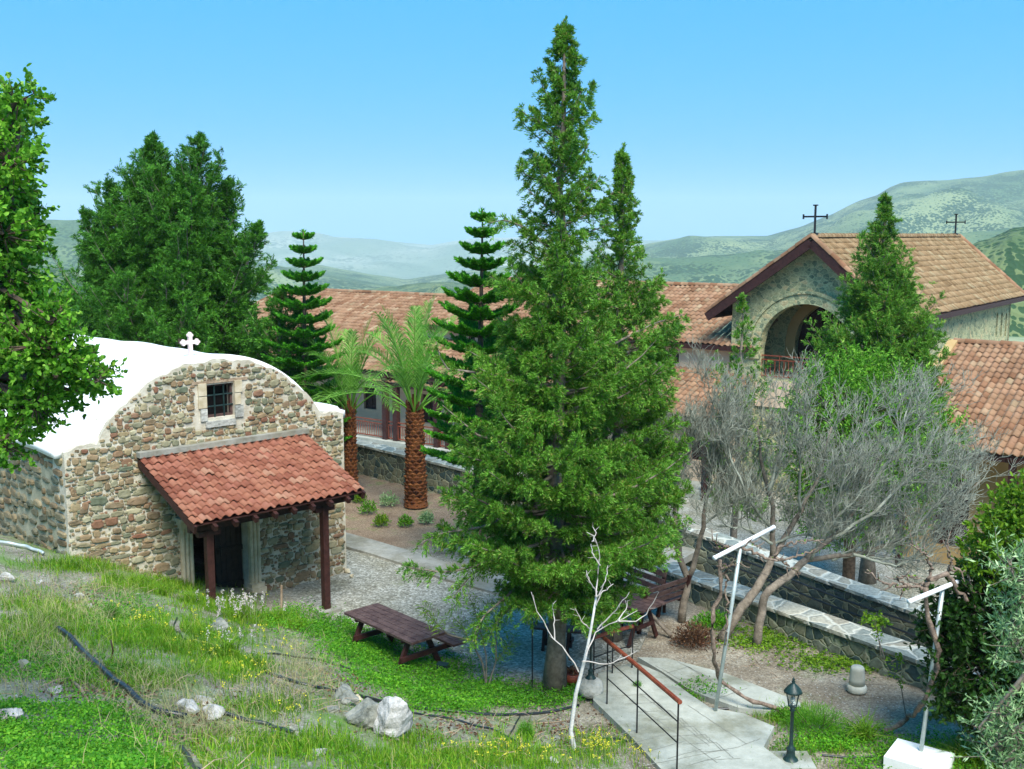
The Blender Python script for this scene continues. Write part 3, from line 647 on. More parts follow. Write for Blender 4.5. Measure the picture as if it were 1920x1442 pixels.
mb = MB().box(cpt((wl+wr)/2, (wz0+wz1)/2, .3), cu*(wr-wl)/2*.999, cn*.01, (0, 0, hh/2*.999)); obj('pane', mb, M['black'], wq)
# doorway
dj = MB()
for t0, sgn in ((dl, -1), (dr, 1)):
    c = t0+sgn*.14
    dj.box(cpt(c, .12, -.06), cu*.17, cn*.13, (0, 0, .14)); dj.box(cpt(c, .30, -.04), cu*.145, cn*.10, (0, 0, .04))
    for q in (-.085, 0, .085): dj.tube([cpt(c+q, .33, -.05), cpt(c+q, 1.82, -.05)], .042, 8)
    dj.box(cpt(c, 1.07, .02), cu*.135, cn*.06, (0, 0, .75))
    dj.box(cpt(c, 1.86, -.05), cu*.16, cn*.11, (0, 0, .04)); dj.box(cpt(c, 1.93, -.07), cu*.19, cn*.14, (0, 0, .035)); dj.box(cpt(c, 2.0, -.08), cu*.21, cn*.16, (0, 0, .035))
dj.box(cpt((dl+dr)/2, 2.2, .0), cu*((dr-dl)/2+.2), cn*.1, (0, 0, .16))
o_ = obj('door_surround', dj, M['dressed'], chap); o_['label'] = 'carved pale stone pilasters either side of the door'
mb = MB(); dw = (dr-dl)/2
for k in range(5):
    a = dl+.02+k*dw/5; mb.box(cpt(a+dw/10, 1.02, .22), cu*dw/10*.94, cn*.025, (0, 0, 1.04))
for z in (.35, 1.1, 1.75): mb.box(cpt(dl+dw/2, z, .185), cu*dw*.47, cn*.018, (0, 0, .05))
dd_ = obj('door', mb, simple('door_boards', (.012, .008, .007), (.03, .02, .017), 9, .6, .4), chap)
mb = MB(); mb.tube([cpt(dl+dw*.86, 1.0, .17), cpt(dl+dw*.86, 1.12, .15), cpt(dl+dw*.86, 1.22, .17)], .012, 6); obj('handle', mb, M['iron'], dd_)
# canopy
t1, zt1 = cq(562, 817); t2, zt2 = cq(256, 858)
CT0, CT1 = t1-.1, t2; CZT = (zt1+zt2)/2
eL = at_z(372, 985, 2.05); eR = at_z(668, 925, 2.05)
dep = (np.dot(eL-QR, cn)+np.dot(eR-QR, cn))/2
print('canopy', CT0, CT1, CZT, 'eave', np.dot(eL-QR, cn), np.dot(eR-QR, cn), np.dot(eL-QR, cu), np.dot(eR-QR, cu))
CEZ = 2.41; dep = 2.15
can = thing('porch_canopy', cpt((CT0+CT1)/2, 0, -dep/2), 'red clay tiled lean-to canopy on dark timber posts over the chapel door', 'canopy')
sv = nrm(cpt(CT0, CZT, 0)-cpt(CT0, CEZ, -dep)); SL = np.linalg.norm(cpt(CT0, CZT, 0)-cpt(CT0, CEZ, -dep))
mb = MB(); nu = 20; tw = (CT1-CT0)/nu; nv = 12; tl = SL/nv
tiles(mb, cpt(CT1, CEZ, -dep)+np.array([0, 0, .05]), -cu, sv, nu, nv, tw, tl, 0, .05, .008, 5)
tr = obj('tile_roof', mb, M['tile'], can, True)
mb = MB(); mb.box(cpt((CT0+CT1)/2, CZT+.09, -.09), cu*(CT1-CT0)/2*1.01, cn*.10, (0, 0, .05)); o_ = obj('flashing', mb, M['concrete_path'], can)
mb = MB()
for t_ in (CT0+.03, CT1-.03): mb.bar(cpt(t_, CZT-.06, -.02), cpt(t_, CEZ-.05, -dep-.02), .05, .15)
for k in range(1, 9): t_ = CT0+(CT1-CT0)*k/9; mb.bar(cpt(t_, CZT-.1, -.02), cpt(t_, CEZ-.09, -dep-.06), .07, .1)
obj('rafters', mb, M['wood'], can)
mb = MB(); mb.box(cpt((CT0+CT1)/2, CZT-.0, 0)*.5+cpt((CT0+CT1)/2, CEZ-.0, -dep)*.5, cu*(CT1-CT0)/2*.985, sv*SL/2*.99, nrm(np.cross(cu, sv))*.012); obj('boarding', mb, M['wood'], can)
pR = at_z(612, 1146, .06); dpost = np.dot(pR-QR, cn); tpr = np.dot(pR-QR, cu); print('post', dpost, tpr)
dpost = min(dpost, dep-.3); 
zb = CEZ-.16+(dep-dpost)*(CZT-CEZ)/dep
mb = MB(); mb.box(cpt((CT0+CT1)/2, zb-.08, -dpost), cu*(CT1-CT0)/2*.96, cn*.06, (0, 0, .075)); obj('beam', mb, M['wood'], can)
for t_ in (tpr, CT1-.45):
    mb = MB(); mb.box(cpt(t_, (zb-.16)/2+.03, -dpost), cu*.065, cn*.065, (0, 0, (zb-.16)/2-.03)); mb.box(cpt(t_, zb-.22, -dpost), cu*.22, cn*.055, (0, 0, .05)); obj('post', mb, M['wood'], can)
mb = MB(); mb.box(cpt(tpr, .05, -dpost), cu*.24, cn*.2, (0, 0, .07)); obj('post_base', mb, M['concrete_path'], can)
# cross on the chapel
cp = cpt(TC+.12, rtop(TC)-.04, .75); cross = MB(); hx = cu
H_ = .42; a_ = .044
cross.box(cp+np.array([0, 0, H_*.5]), hx*a_*.8, cn*.04, (0, 0, H_*.5)); cz_ = cp+np.array([0, 0, H_*.66])
cross.box(cz_-hx*.085, hx*.055, cn*.038, (0, 0, a_*.8)); cross.box(cz_+hx*.085, hx*.055, cn*.038, (0, 0, a_*.8))
for c_, d_ in ((cz_-hx*.145, -hx), (cz_+hx*.145, hx), (cp+np.array([0, 0, H_]), np.array([0, 0, 1.]))):
    pv = np.array([0, 0, 1.]) if abs(d_[2]) < .5 else hx
    for q in (pv*.034, -pv*.034, d_*.034): cross.lathe(c_+q-cn*.037, [(0.001, 0), (.027, .0), (.032, .012), (.032, .062), (.027, .074), (.001, .074)], 10, 0, cn)
tag(obj('stone_cross', cross, M['pinkstone']), 'small pinkish white stone cross with trefoil ends on the white chapel roof', 'cross')

# ------------------------------------------------------------------ terrace walls
def pwall(name, P, thick, bottom, label, capm=M['stone_cap'], facem=M['stone_terrace'], sgn=1, over=.05):
    P = [np.asarray(p, float) for p in P]; n = len(P); nn = []
    for i in range(n):
        d = nrm((P[min(i+1, n-1)]-P[max(i-1, 0)])*np.array([1, 1, 0])); nn.append(np.array([-d[1], d[0], 0])*sgn)
    root = thing(name, P[n//2]*np.array([1, 1, 0]), label, 'wall')
    mb = MB(); cp_ = MB()
    for i in range(n-1):
        a, b, na, nb = P[i], P[i+1], nn[i], nn[i+1]; dz = np.array([0, 0, .07]); z_ = lambda p: np.array([p[0], p[1], bottom])
        A = [a-dz, b-dz, b-dz+nb*thick, a-dz+na*thick]
        mb.quads([[z_(a), z_(b), A[1], A[0]], [z_(A[2]), z_(A[3]), A[3], A[2]], [A[0], A[1], A[2], A[3]]])
        if i == 0: mb.quads([[z_(A[3]), z_(a), A[0], A[3]]])
        if i == n-2: mb.quads([[z_(b), z_(A[2]), A[2], A[1]]])
        cc = [a-na*over, b-nb*over, b+nb*(thick+over), a+na*(thick+over)]; lowc = [q-dz+np.array([0, 0, .003]) for q in cc]
        cp_.quads([[cc[0], cc[1], cc[2], cc[3]], [lowc[0], lowc[1], cc[1], cc[0]], [lowc[2], lowc[3], cc[3], cc[2]], [lowc[3], lowc[2], lowc[1], lowc[0]]])
        if i == 0: cp_.quads([[lowc[3], lowc[0], cc[0], cc[3]]])
        if i == n-2: cp_.quads([[lowc[1], lowc[2], cc[2], cc[1]]])
    obj('wall_face', mb, facem, root); obj('coping', cp_, capm, root); return root
pwall('terrace_wall', WA, .45, -3.8, 'long low green stone wall with pale coping behind the palms and down the slope')
pwall('garden_wall', WB, .5, -1.9, 'low stone garden wall with crazy paved white coping in front of the bare trees')
# pipes running along the passage wall
for k, (dz, lab) in enumerate(((-.22, 'upper black pipe along the lower passage wall'), (-.45, 'lower black pipe along the lower passage wall'))):
    mb = MB(); pts = []
    for s in np.linspace(0, 1, 24):
        x = WA[3, 0]+1.0+(WA[5, 0]+1.0-WA[3, 0]-1.0)*s; y = np.interp(x, WA[:, 0], WA[:, 1]); z = np.interp(x, WA[:, 0], WA[:, 2])
        pts.append((x-.06, y-.09, z+dz+.02*math.sin(s*9)))
    mb.tube(pts, .022, 6); tag(obj('pipe', mb, M['pvc']), lab, 'pipe', 'pipes on the passage wall')

# ------------------------------------------------------------------ monastery
a3 = np.array([-.80, .60, 0]); b3 = np.array([.60, .80, 0]); Z3 = np.array([0, 0, 1.]); nf = -b3       # nf: front normal
def railing(name_parent, p, q, h, mat, gap=.14, mid=True, pat=True):
    mb = MB(); p, q = np.asarray(p, float), np.asarray(q, float); L = np.linalg.norm(q-p); d = (q-p)/L
    for z in (h, h*.82, .1): mb.bar(p+Z3*z, q+Z3*z, .05, .05)
    n = int(L/gap)
    for i in range(n+1): c = p+d*(L*i/n); mb.bar(c+Z3*.1, c+Z3*(h*.82 if i % 8 else h), .03, .03) 
    return obj('railing', mb, mat, name_parent)
# wing one: long veranda building on the left
w0 = np.array([6.3, 44.6, 0]) + a3*8.5        # eave start (right end), runs along a3
wt = 26.0; EZ = .5; PW = 9.4; RZ = 3.85
wing = thing('monastery_wing', w0+a3*wt/2+np.array([0, 0, -3.6]), 'long cream building with a veranda and terracotta roof beyond the palms', 'building')
su = nrm(b3*PW+Z3*(RZ-EZ)); SLn = math.hypot(PW, RZ-EZ)
mb = MB(); tiles(mb, w0+a3*wt+Z3*EZ, -a3, su, int(wt/.27), int(SLn/.4), .27, SLn/int(SLn/.4), 0, .06, .01, 11, seg=5)
ridge_tiles(mb, w0+a3*wt+b3*PW+Z3*(RZ+.03), w0+b3*PW+Z3*(RZ+.03), .13, .4, 0, 3)
mb.poly([w0+a3*wt+b3*PW+Z3*RZ, w0+b3*PW+Z3*RZ, w0+b3*(PW*2)+Z3*EZ, w0+a3*wt+b3*(PW*2)+Z3*EZ]); obj('roof', mb, M['tile_pale'], wing, True)
mb = MB(); mb.bar(w0+Z3*(EZ-.12)+b3*.1, w0+a3*wt+Z3*(EZ-.12)+b3*.1, .1, .2)
mb.poly([w0+Z3*(EZ-.03), w0+a3*wt+Z3*(EZ-.03), w0+a3*wt+b3*PW+Z3*(RZ-.06), w0+b3*PW+Z3*(RZ-.06)]); obj('eave_board', mb, M['wood'], wing)
FZ = -3.0
vd = 2.2                                       # veranda depth
wl_ = w0+b3*(vd+.4)
hs = []
for k in range(9):
    c = 2.0+k*2.9; hs.append((c, c+.95, CV(FZ+(.02 if k % 2 == 0 else .9)), CV(FZ+2.2)))
mb = MB(); wall_panel(mb, wl_, a3, nf, 0, wt, CV(EZ+.75), CV(FZ-.8), hs, .35, 0, 3); obj('wall', mb, M['cream'], wing)
for k, h in enumerate(hs):
    mb = MB(); p = wl_+a3*(h[0]+h[1])/2+b3*.2; z0_, z1_ = h[2](0), h[3](0)
    mb.box(p+Z3*(z0_+z1_)/2, a3*.474, b3*.02, Z3*(z1_-z0_)/2*.999)
    for s in (-.42, 0, .42): mb.box(p+a3*s-b3*.04+Z3*(z0_+z1_)/2, a3*.045, b3*.03, Z3*(z1_-z0_)/2*.99)
    for s in (.12, .5, .97): mb.box(p-b3*.035+Z3*(z0_+(z1_-z0_)*s), a3*.47, b3*.025, Z3*.04)
    obj('door' if k % 2 == 0 else 'window', mb, M['wood'], wing)
mb = MB(); mb.box(w0+a3*wt/2+b3*(vd/2+.1)+Z3*(FZ-.13), a3*wt/2, b3*(vd/2+.4), Z3*.13); obj('veranda_floor', mb, M['concrete'], wing)
mb = MB(); mb.box(w0+a3*wt/2+b3*(vd/2+.25)+Z3*(FZ-.86), a3*wt/2*.998, b3*(vd/2+.4), Z3*.6); obj('base_wall', mb, M['stone_green'], wing)
for k in range(8):
    p = w0+a3*(.6+k*3.5)+b3*.1; mb = MB(); mb.box(p+Z3*(FZ+EZ-.2)/2, a3*.14, b3*.14, Z3*((EZ-.2-FZ)/2)); mb.bar(p+Z3*(EZ-.75), p+a3*.5+Z3*(EZ-.22), .1, .1); mb.bar(p+Z3*(EZ-.75), p-a3*.5+Z3*(EZ-.22), .1, .1); obj('post', mb, M['wood'], wing)
    if k < 7: railing(wing, w0+a3*(.6+k*3.5+.2)+b3*.1+Z3*FZ, w0+a3*(.6+(k+1)*3.5-.2)+b3*.1+Z3*FZ, .95, M['wood_red'], .16)
# wing two: taller block with an upper and a lower roof
v0 = np.array([6.3, 44.6, 0]) - a3*2.6; vt = 19.6; LEZ = 0.0; LPW = 4.0; LTZ = 1.45; UEZ = 2.66; UPW = 6.3; URZ = 4.93
blk = thing('monastery_block', v0+a3*vt/2+np.array([0, 0, -3.6]), 'cream two storey block with stacked terracotta roofs between the tall cypress and the church', 'building')
s1 = nrm(b3*LPW+Z3*(LTZ-LEZ)); L1 = math.hypot(LPW, LTZ-LEZ); ub = v0+b3*(LPW-.45)
mb = MB(); tiles(mb, v0+a3*vt+Z3*LEZ, -a3, s1, int(vt/.27), int(L1/.4), .27, L1/int(L1/.4), 0, .06, .01, 12, seg=5); obj('lower_roof', mb, M['tile_pale'], blk, True)
s2 = nrm(b3*UPW+Z3*(URZ-UEZ)); L2 = math.hypot(UPW, URZ-UEZ)
mb = MB(); tiles(mb, ub+a3*vt+Z3*UEZ, -a3, s2, int(vt/.27), int(L2/.4), .27, L2/int(L2/.4), 0, .06, .01, 13, seg=5)
ridge_tiles(mb, ub+a3*vt+b3*UPW+Z3*(URZ+.03), ub+b3*UPW+Z3*(URZ+.03), .13, .4)
mb.poly([ub+a3*vt+b3*UPW+Z3*URZ, ub+b3*UPW+Z3*URZ, ub+b3*(UPW*2)+Z3*UEZ, ub+a3*vt+b3*(UPW*2)+Z3*UEZ]); obj('upper_roof', mb, M['tile_pale'], blk, True)
mb = MB(); mb.bar(v0+Z3*(LEZ-.12)+b3*.1, v0+a3*vt+Z3*(LEZ-.12)+b3*.1, .1, .2); mb.bar(ub+Z3*(UEZ-.12)+b3*.05, ub+a3*vt+Z3*(UEZ-.12)+b3*.05, .1, .22)
mb.poly([ub+Z3*(UEZ-.05), ub+a3*vt+Z3*(UEZ-.05), ub+a3*vt+b3*.9+Z3*(UEZ+.1), ub+b3*.9+Z3*(UEZ+.1)]); obj('eave_board', mb, M['wood'], blk)
uw = v0+b3*(LPW+.05)
WT = np.dot(on_plane(1264, 675, uw, nf)-uw, a3); hs = []
for k in range(-2, 6):
    c = WT+k*3.0
    if .4 < c < vt-.6: hs.append((c-.24, c+.24, CV(LTZ+.18), (lambda cc: (lambda t_: LTZ+.62+math.sqrt(max(0, .24**2-(t_-cc)**2))))(c)))
mb = MB(); wall_panel(mb, uw, a3, nf, 0, vt, CV(UEZ+.15), CV(LTZ-.3), hs, .35, 0, .08)
mb.box(uw+a3*vt/2+b3*.3+Z3*(-1.3), a3*vt/2, b3*.05, Z3*2.6); obj('wall', mb, M['cream'], blk)
for h in hs:
    c = (h[0]+h[1])/2; mb = MB(); mb.box(uw+a3*c+b3*.25+Z3*(LTZ+.5), a3*.23, b3*.02, Z3*.34); wq = obj('window', mb, M['black'], blk)
    mb = MB(); pts = [uw+a3*(c-.23)-nf*.1*0+b3*.1+Z3*(LTZ+.2)]+[uw+a3*(c-.23*math.cos(a))+b3*.1+Z3*(LTZ+.62+.23*math.sin(a)) for a in np.linspace(0, PI, 9)]+[uw+a3*(c+.23)+b3*.1+Z3*(LTZ+.2)]
    mb.tube(pts, .035, 4); obj('frame', mb, M['wood_red'], wq)
lw = v0+b3*1.6
hs = [(c, c+1.0, CV(-2.9 if k % 2 else -2.2), CV(-.7)) for k, c in enumerate(np.arange(1.0, vt-1.5, 2.6))]
mb = MB(); wall_panel(mb, lw, a3, nf, 0, vt, CV(.45), CV(-3.8), hs, .3, 0, 3); obj('lower_wall', mb, M['cream'], blk)
for k, h in enumerate(hs):
    mb = MB(); p = lw+a3*(h[0]+.5)+b3*.2; zc = (h[2](0)+h[3](0))/2; mb.box(p+Z3*zc, a3*.5, b3*.02, Z3*(h[3](0)-h[2](0))/2); mb.box(p-b3*.05+Z3*zc, a3*.04, b3*.03, Z3*(h[3](0)-h[2](0))/2*.99); obj('window', mb, M['wood'], blk)
for k in range(7): mb = MB(); p = v0+a3*(.5+k*3.5)+b3*.15; mb.box(p+Z3*(-1.95), a3*.14, b3*.14, Z3*1.8); obj('post', mb, M['wood'], blk)
mb = MB(); mb.box(v0+a3*vt/2+b3*.9+Z3*(-3.3), a3*vt/2*.999, b3*.85, Z3*.2); obj('walk_floor', mb, M['concrete'], blk)

# church
CR = at_y(1521, 446, 44.0); RZc = CR[2]; CWl, CWr = 4.6, 3.7; CEz = 4.12; RL = 22.6
chu = thing('church', CR*np.array([1, 1, 0])+b3*RL/2+Z3*-3.6, 'large green stone church with a high arched porch and a broad clay tiled gable roof', 'church')
mb = MB()
for side, wd, sd_ in ((1, CWl, a3), (-1, CWr, -a3)):
    e0 = CR+sd_*wd; e0 = np.array([e0[0], e0[1], CEz]); vv = CR-e0; SLc = np.linalg.norm(vv); vv = vv/SLc
    if side > 0: tiles(mb, e0+b3*RL, -b3, vv, int(RL/.3), int(SLc/.36), RL/int(RL/.3), SLc/int(SLc/.36), 0, .05, .012, 21, seg=5)
    else: tiles(mb, e0, b3, vv, int(RL/.24), int(SLc/.34), RL/int(RL/.24), SLc/int(SLc/.34), 0, .05, .014, 22, seg=5)
    ridge_tiles(mb, e0+Z3*.06+b3*.05, CR+Z3*.08+b3*.05, .13, .36, 1, 4+side); ridge_tiles(mb, e0+Z3*.06+b3*(RL-.05), CR+Z3*.08+b3*(RL-.05), .13, .36, 1, 6+side)
ridge_tiles(mb, CR+Z3*.05, CR+b3*RL+Z3*.05, .14, .4, 0, 9); obj('roof', mb, [M['tile_old'], M['tile_pale']], chu, True)
mb = MB()
for wd, sd_ in ((CWl, a3), (CWr, -a3)):
    e0 = CR+sd_*wd; e0 = np.array([e0[0], e0[1], CEz]); vv = nrm(CR-e0)
    mb.bar(e0-Z3*.2, CR-Z3*.2, .1, .36, up=b3 if 0 else (0, 0, 1)); mb.bar(e0-Z3*.2+b3*(RL-.1), CR-Z3*.2+b3*(RL-.1), .1, .36)
    mb.bar(e0-Z3*.16+b3*.05, e0-Z3*.16+b3*RL, .08, .24)
    mb.quads([[e0-Z3*.06, e0-Z3*.06+b3*RL, CR-Z3*.06+b3*RL, CR-Z3*.06]])
obj('barge_board', mb, M['wood'], chu)
fo = CR*np.array([1, 1, 0])+b3*.75              # facade plane
sl_l = (RZc-CEz)/CWl; sl_r = (RZc-CEz)/CWr; WL, WR = 3.75, 3.15
ft = lambda t_: RZc-.1-(sl_l*t_ if t_ > 0 else -sl_r*t_)
ac = float(np.dot(on_plane(1512, 600, fo, nf)-fo, a3)); 
az_top = float(on_plane(1512, 570, fo, nf)[2]); AR = 2.05; acz = az_top-AR; FLz = 1.3
print('arch', ac, az_top, 'FLz', on_plane(1450, 715, fo, nf)[2])
arch = lambda t_: acz+math.sqrt(max(0, AR**2-(t_-ac)**2))
mb = MB(); wall_panel(mb, fo, a3, nf, -WR, WL, ft, CV(-4), [(ac-AR, ac+AR, CV(FLz), arch)], .5, 0, .15); obj('front_wall', mb, M['stone_green'], chu)
def arch_ring(mb, c, cz, r0, r1, d0, d1, zlow, m=0, n=28):
    pts = [(c-r0, zlow)]+[(c-r0*math.cos(a), cz+r0*math.sin(a)) for a in np.linspace(0, PI, n)]+[(c+r0, zlow)]
    po = [(c-r1, zlow)]+[(c-r1*math.cos(a), cz+r1*math.sin(a)) for a in np.linspace(0, PI, n)]+[(c+r1, zlow)]
    g = lambda q, d: fo+a3*q[0]+Z3*q[1]+nf*d
    for i in range(len(pts)-1):
        A, B, C_, D_ = pts[i], pts[i+1], po[i+1], po[i]
        mb.quads([[g(A, d1), g(B, d1), g(C_, d1), g(D_, d1)], [g(D_, d0), g(D_, d1), g(C_, d1), g(C_, d0)], [g(A, d1), g(A, d0), g(B, d0), g(B, d1)]], m)
mb = MB(); arch_ring(mb, ac, acz, AR, AR+.42, 0, .1, acz-.4); arch_ring(mb, ac, acz, AR+.43, AR+.56, 0, .17, acz-.4); o_ = obj('arch_ring', mb, M['stone_green'], chu)
# porch inside
pd = 2.6; ib = fo+b3*pd
ir = 1.8; ic = float(np.dot(on_plane(1490, 650, ib, nf)-ib, a3))-ir; icz = acz+.15
mb = MB(); wall_panel(mb, ib, a3, nf, -WR, WL, lambda t_: ft(t_)-.3, CV(FLz-.2), [(ic-ir, ic+ir, CV(FLz), lambda t_: icz+math.sqrt(max(0, ir**2-(t_-ic)**2)))], .4, 0, .15)
obj('porch_wall', mb, M['stone_green'], chu)
mb = MB(); fo_, fo = fo, ib; arch_ring(mb, ic, icz, ir-.02, ir+.42, 0, .05, FLz); fo = fo_; obj('door_arch', mb, M['ochre'], chu)
mb = MB(); mb.box(ib+b3*.55+a3*(ic)+Z3*(FLz+2), a3*(ir+.6), b3*.03, Z3*2.9); mb.box(ib+b3*.3+a3*(ic)+Z3*(FLz+1.4), a3*.05, b3*.04, Z3*1.9)
for s in (-.75, .75): mb.box(ib+b3*.32+a3*(ic+s)+Z3*(FLz+1.4), a3*.05, b3*.04, Z3*1.9)
obj('porch_door', mb, M['wood'], chu)
mb = MB(); mb.box(fo+a3*(WL-WR)/2+b3*(pd/2+.2)+Z3*(FLz-.13), a3*(WL+WR)/2*.985, b3*(pd/2+.15), Z3*.12); obj('porch_floor', mb, M['concrete_path'], chu)
for s_, wd in ((1, WL), (-1, WR)):
    so_ = fo+a3*(wd*s_)+b3*.5; mb = MB()
    hs = []
    if s_ < 0:
        for px in (1869, 1877.5, 1886):
            q = on_plane(px, 610, so_, a3); t_ = float(np.dot(q-so_, b3)); hs.append((t_-.2, t_+.2, CV(q[2]-.62), (lambda cc, zz: (lambda x: zz+.5+math.sqrt(max(0, .2**2-(x-cc)**2))))(t_, q[2])))
        for q_ in range(3): print('win', hs[q_][0], hs[q_][2](0))
    wall_panel(mb, so_, b3, a3*s_, 0, RL-2.0, CV(ft(s_*wd)+.05), CV(-4), hs, .45, 0, .07 if hs else 2)
    obj('side_wall', mb, M['stone_green'], chu)
    for h in hs:
        mb = MB(); c = (h[0]+h[1])/2; mb.box(so_+b3*c+a3*.25+Z3*(h[2](0)+.6), b3*.2, a3*.02, Z3*.7); obj('window', mb, M['black'], chu)
mb = MB(); wall_panel(mb, fo+b3*(RL-1.5), a3, -nf, -WR, WL, ft, CV(-4), [], .45, 0, 1); obj('rear_wall', mb, M['stone_green'], chu)
railing(chu, fo+a3*(ac-AR)+b3*.25+Z3*FLz, fo+a3*(ac+AR)+b3*.25+Z3*FLz, 1.0, M['wood_red'], .2)
mb = MB(); mb.box(fo+a3*(ac+.4)-b3*.05+Z3*(FLz-.62), a3*1.75, b3*.04, Z3*.58); o_ = obj('porch_panel', mb, M['cream'], chu)
def icross(p, h, w_, label):
    mb = MB(); mb.bar(p, p+Z3*h, .075, .075); c = p+Z3*h*.62
    mb.bar(c-a3*w_/2, c-a3*.04, .07, .07); mb.bar(c+a3*.04, c+a3*w_/2, .07, .07)
    for q, d in ((c-a3*w_/2, -a3), (c+a3*w_/2, a3), (p+Z3*h, Z3)):
        s_ = Z3 if abs(d[2]) < .5 else a3; mb.box(q+d*.025, d*.025, b3*.04, s_*.1)
    mb.box(p, a3*.12, b3*.12, Z3*.06)
    tag(obj('iron_cross', mb, M['iron']), label, 'cross', 'iron crosses on the church ridge')
icross(CR+b3*.35+Z3*.15, 1.15, .95, 'black iron cross at the front gable of the church roof')
icross(CR+b3*(RL-.9)+Z3*.15, 1.1, .95, 'black iron cross at the far end of the church ridge')
# right hand building
rp = np.array([16.9, 40.6, 3.43]); PR = 7.5; RRZ, REZ = 3.43, .72
rt = 12.0; e0 = rp-b3*PR; e0[2] = REZ
rb = thing('side_building', e0*np.array([1, 1, 0])-a3*rt/2+Z3*-3.6, 'low building with a big terracotta roof in front of the right side of the church', 'building')
vv = nrm(rp-e0); SLr = np.linalg.norm(rp-e0); ud = -a3
mb = MB(); tiles(mb, e0, ud, vv, int(rt/.25), int(SLr/.38), .25, SLr/int(SLr/.38), 0, .06, .01, 31, seg=6); ridge_tiles(mb, rp+Z3*.03, rp+ud*rt+Z3*.03, .13, .4, 0, 2)
mb.poly([rp, rp+ud*rt, rp+ud*rt+b3*PR-Z3*(RRZ-REZ), rp+b3*PR-Z3*(RRZ-REZ)]); obj('roof', mb, M['tile_pale'], rb, True)
mb = MB(); mb.bar(e0-ud*.02+Z3*-.02, rp-ud*.02+Z3*-.02, .34, .3); obj('verge', mb, M['ochre'], rb)
mb = MB(); mb.bar(e0+Z3*-.12+b3*.1, e0+ud*rt+Z3*-.12+b3*.1, .1, .22)
for k in range(14): q = e0+ud*(.3+k*.85)-Z3*.16; mb.bar(q, q+b3*1.6+Z3*.55, .09, .14)
obj('eave_board', mb, M['wood'], rb)
ww = e0+b3*1.5
hs = [(c, c+1.1, CV(-2.9), CV(-.55)) for c in (1.2, 4.4, 7.6)]
mb = MB(); wall_panel(mb, ww*np.array([1, 1, 0]), ud, nf, 0, rt, CV(1.2), CV(-4), hs, .35, 0, 3); mb.poly([ww*np.array([1, 1, 0])+Z3*-4, ww*np.array([1, 1, 0])+b3*12+Z3*-4, rp*np.array([1, 1, 0])+b3*6+Z3*1.2, rp-Z3*.1, ww*np.array([1, 1, 0])+Z3*1.1]); obj('wall', mb, M['ochre'], rb)
for h in hs: mb = MB(); mb.box(ww*np.array([1, 1, 0])+ud*(h[0]+.55)+b3*.2+Z3*-1.7, ud*.55, b3*.02, Z3*1.16); mb.box(ww*np.array([1, 1, 0])+ud*(h[0]+.55)+b3*.15+Z3*-1.7, ud*.05, b3*.03, Z3*1.15); obj('door', mb, M['wood'], rb)
for k in range(4): mb = MB(); mb.box(e0*np.array([1, 1, 0])+ud*(.5+k*3.3)+b3*.2+Z3*-1.65, ud*.1, b3*.1, Z3*2.15); mb.bar(e0*np.array([1, 1, 0])+ud*(.5+k*3.3)+b3*.2+Z3*-.3, e0*np.array([1, 1, 0])+ud*(1.2+k*3.3)+b3*.2+Z3*.45, .08, .08); obj('post', mb, M['wood'], rb)

cy_ = [np.array([x, float(np.interp(x, WA[:, 0], WA[:, 1]))+1.2, 0]) for x in np.linspace(-12, 11.5, 14)]
cy_ += [np.array([22, 24, 0]), np.array([26, 34, 0]), np.array([14, 42, 0]), np.array([4, 48, 0]), np.array([-14, 60, 0]), np.array([-22, 52, 0])]
slab('courtyard', cy_, -3.5, .5, M['gravel'])
# ------------------------------------------------------------------ trees
def perp(d):
    d = d/(np.linalg.norm(d, axis=-1, keepdims=True)+1e-9)
    r = RNG.normal(size=d.shape); c = np.cross(d, r); return c/(np.linalg.norm(c, axis=-1, keepdims=True)+1e-9)
def unit(a): return a/(np.linalg.norm(a, axis=-1, keepdims=True)+1e-9)
def ovals(mb, P, D, L, W, m=0, fold=.1, droop=0):
    P = np.asarray(P, float); D = unit(np.asarray(D, float)); n = len(P); L = np.broadcast_to(L, (n,))[:, None]; W = np.broadcast_to(W, (n,))[:, None]
    s = perp(D); up = np.cross(s, D)
    pts = [P, P+D*L*.22+s*W*.42+up*W*fold, P+D*L*.65+s*W*.46+up*W*fold, P+D*L, P+D*L*.65-s*W*.46+up*W*fold, P+D*L*.22-s*W*.42+up*W*fold]
    mb.quads(np.stack(pts, 1), m)
def leaves(mb, P, D, L, W, m=0, fold=0.0, droop=0.0):
    """diamond leaves at P pointing along D"""
    P = np.asarray(P, float); D = unit(np.asarray(D, float)); n = len(P)
    if n == 0: return
    L = np.broadcast_to(L, (n,))[:, None]; W = np.broadcast_to(W, (n,))[:, None]
    s = perp(D); up = np.cross(s, D)
    a = P; b = P + D*L*.45 + s*W/2 + up*W*fold; c = P + D*L + np.array([0, 0, -1.])*L*droop; d = P + D*L*.45 - s*W/2 + up*W*fold
    mb.quads(np.stack([a, b, c, d], 1), m)
def bez(p, q, r, n): t = np.linspace(0, 1, n)[:, None]; return (1-t)**2*p + 2*t*(1-t)*q + t*t*r
def along(pts, n, t0=0, t1=1, jitter=True):
    pts = np.asarray(pts); seg = np.linalg.norm(np.diff(pts, axis=0), axis=1); cum = np.concatenate([[0], np.cumsum(seg)]); L = cum[-1]
    t = np.sort(RNG.uniform(t0, t1, n))*L if jitter else np.linspace(t0, t1, n)*L
    P = np.stack([np.interp(t, cum, pts[:, k]) for k in range(3)], 1)
    i = np.clip(np.searchsorted(cum, t)-1, 0, len(seg)-1); D = unit(np.diff(pts, axis=0)[i]); return P, D, t/L
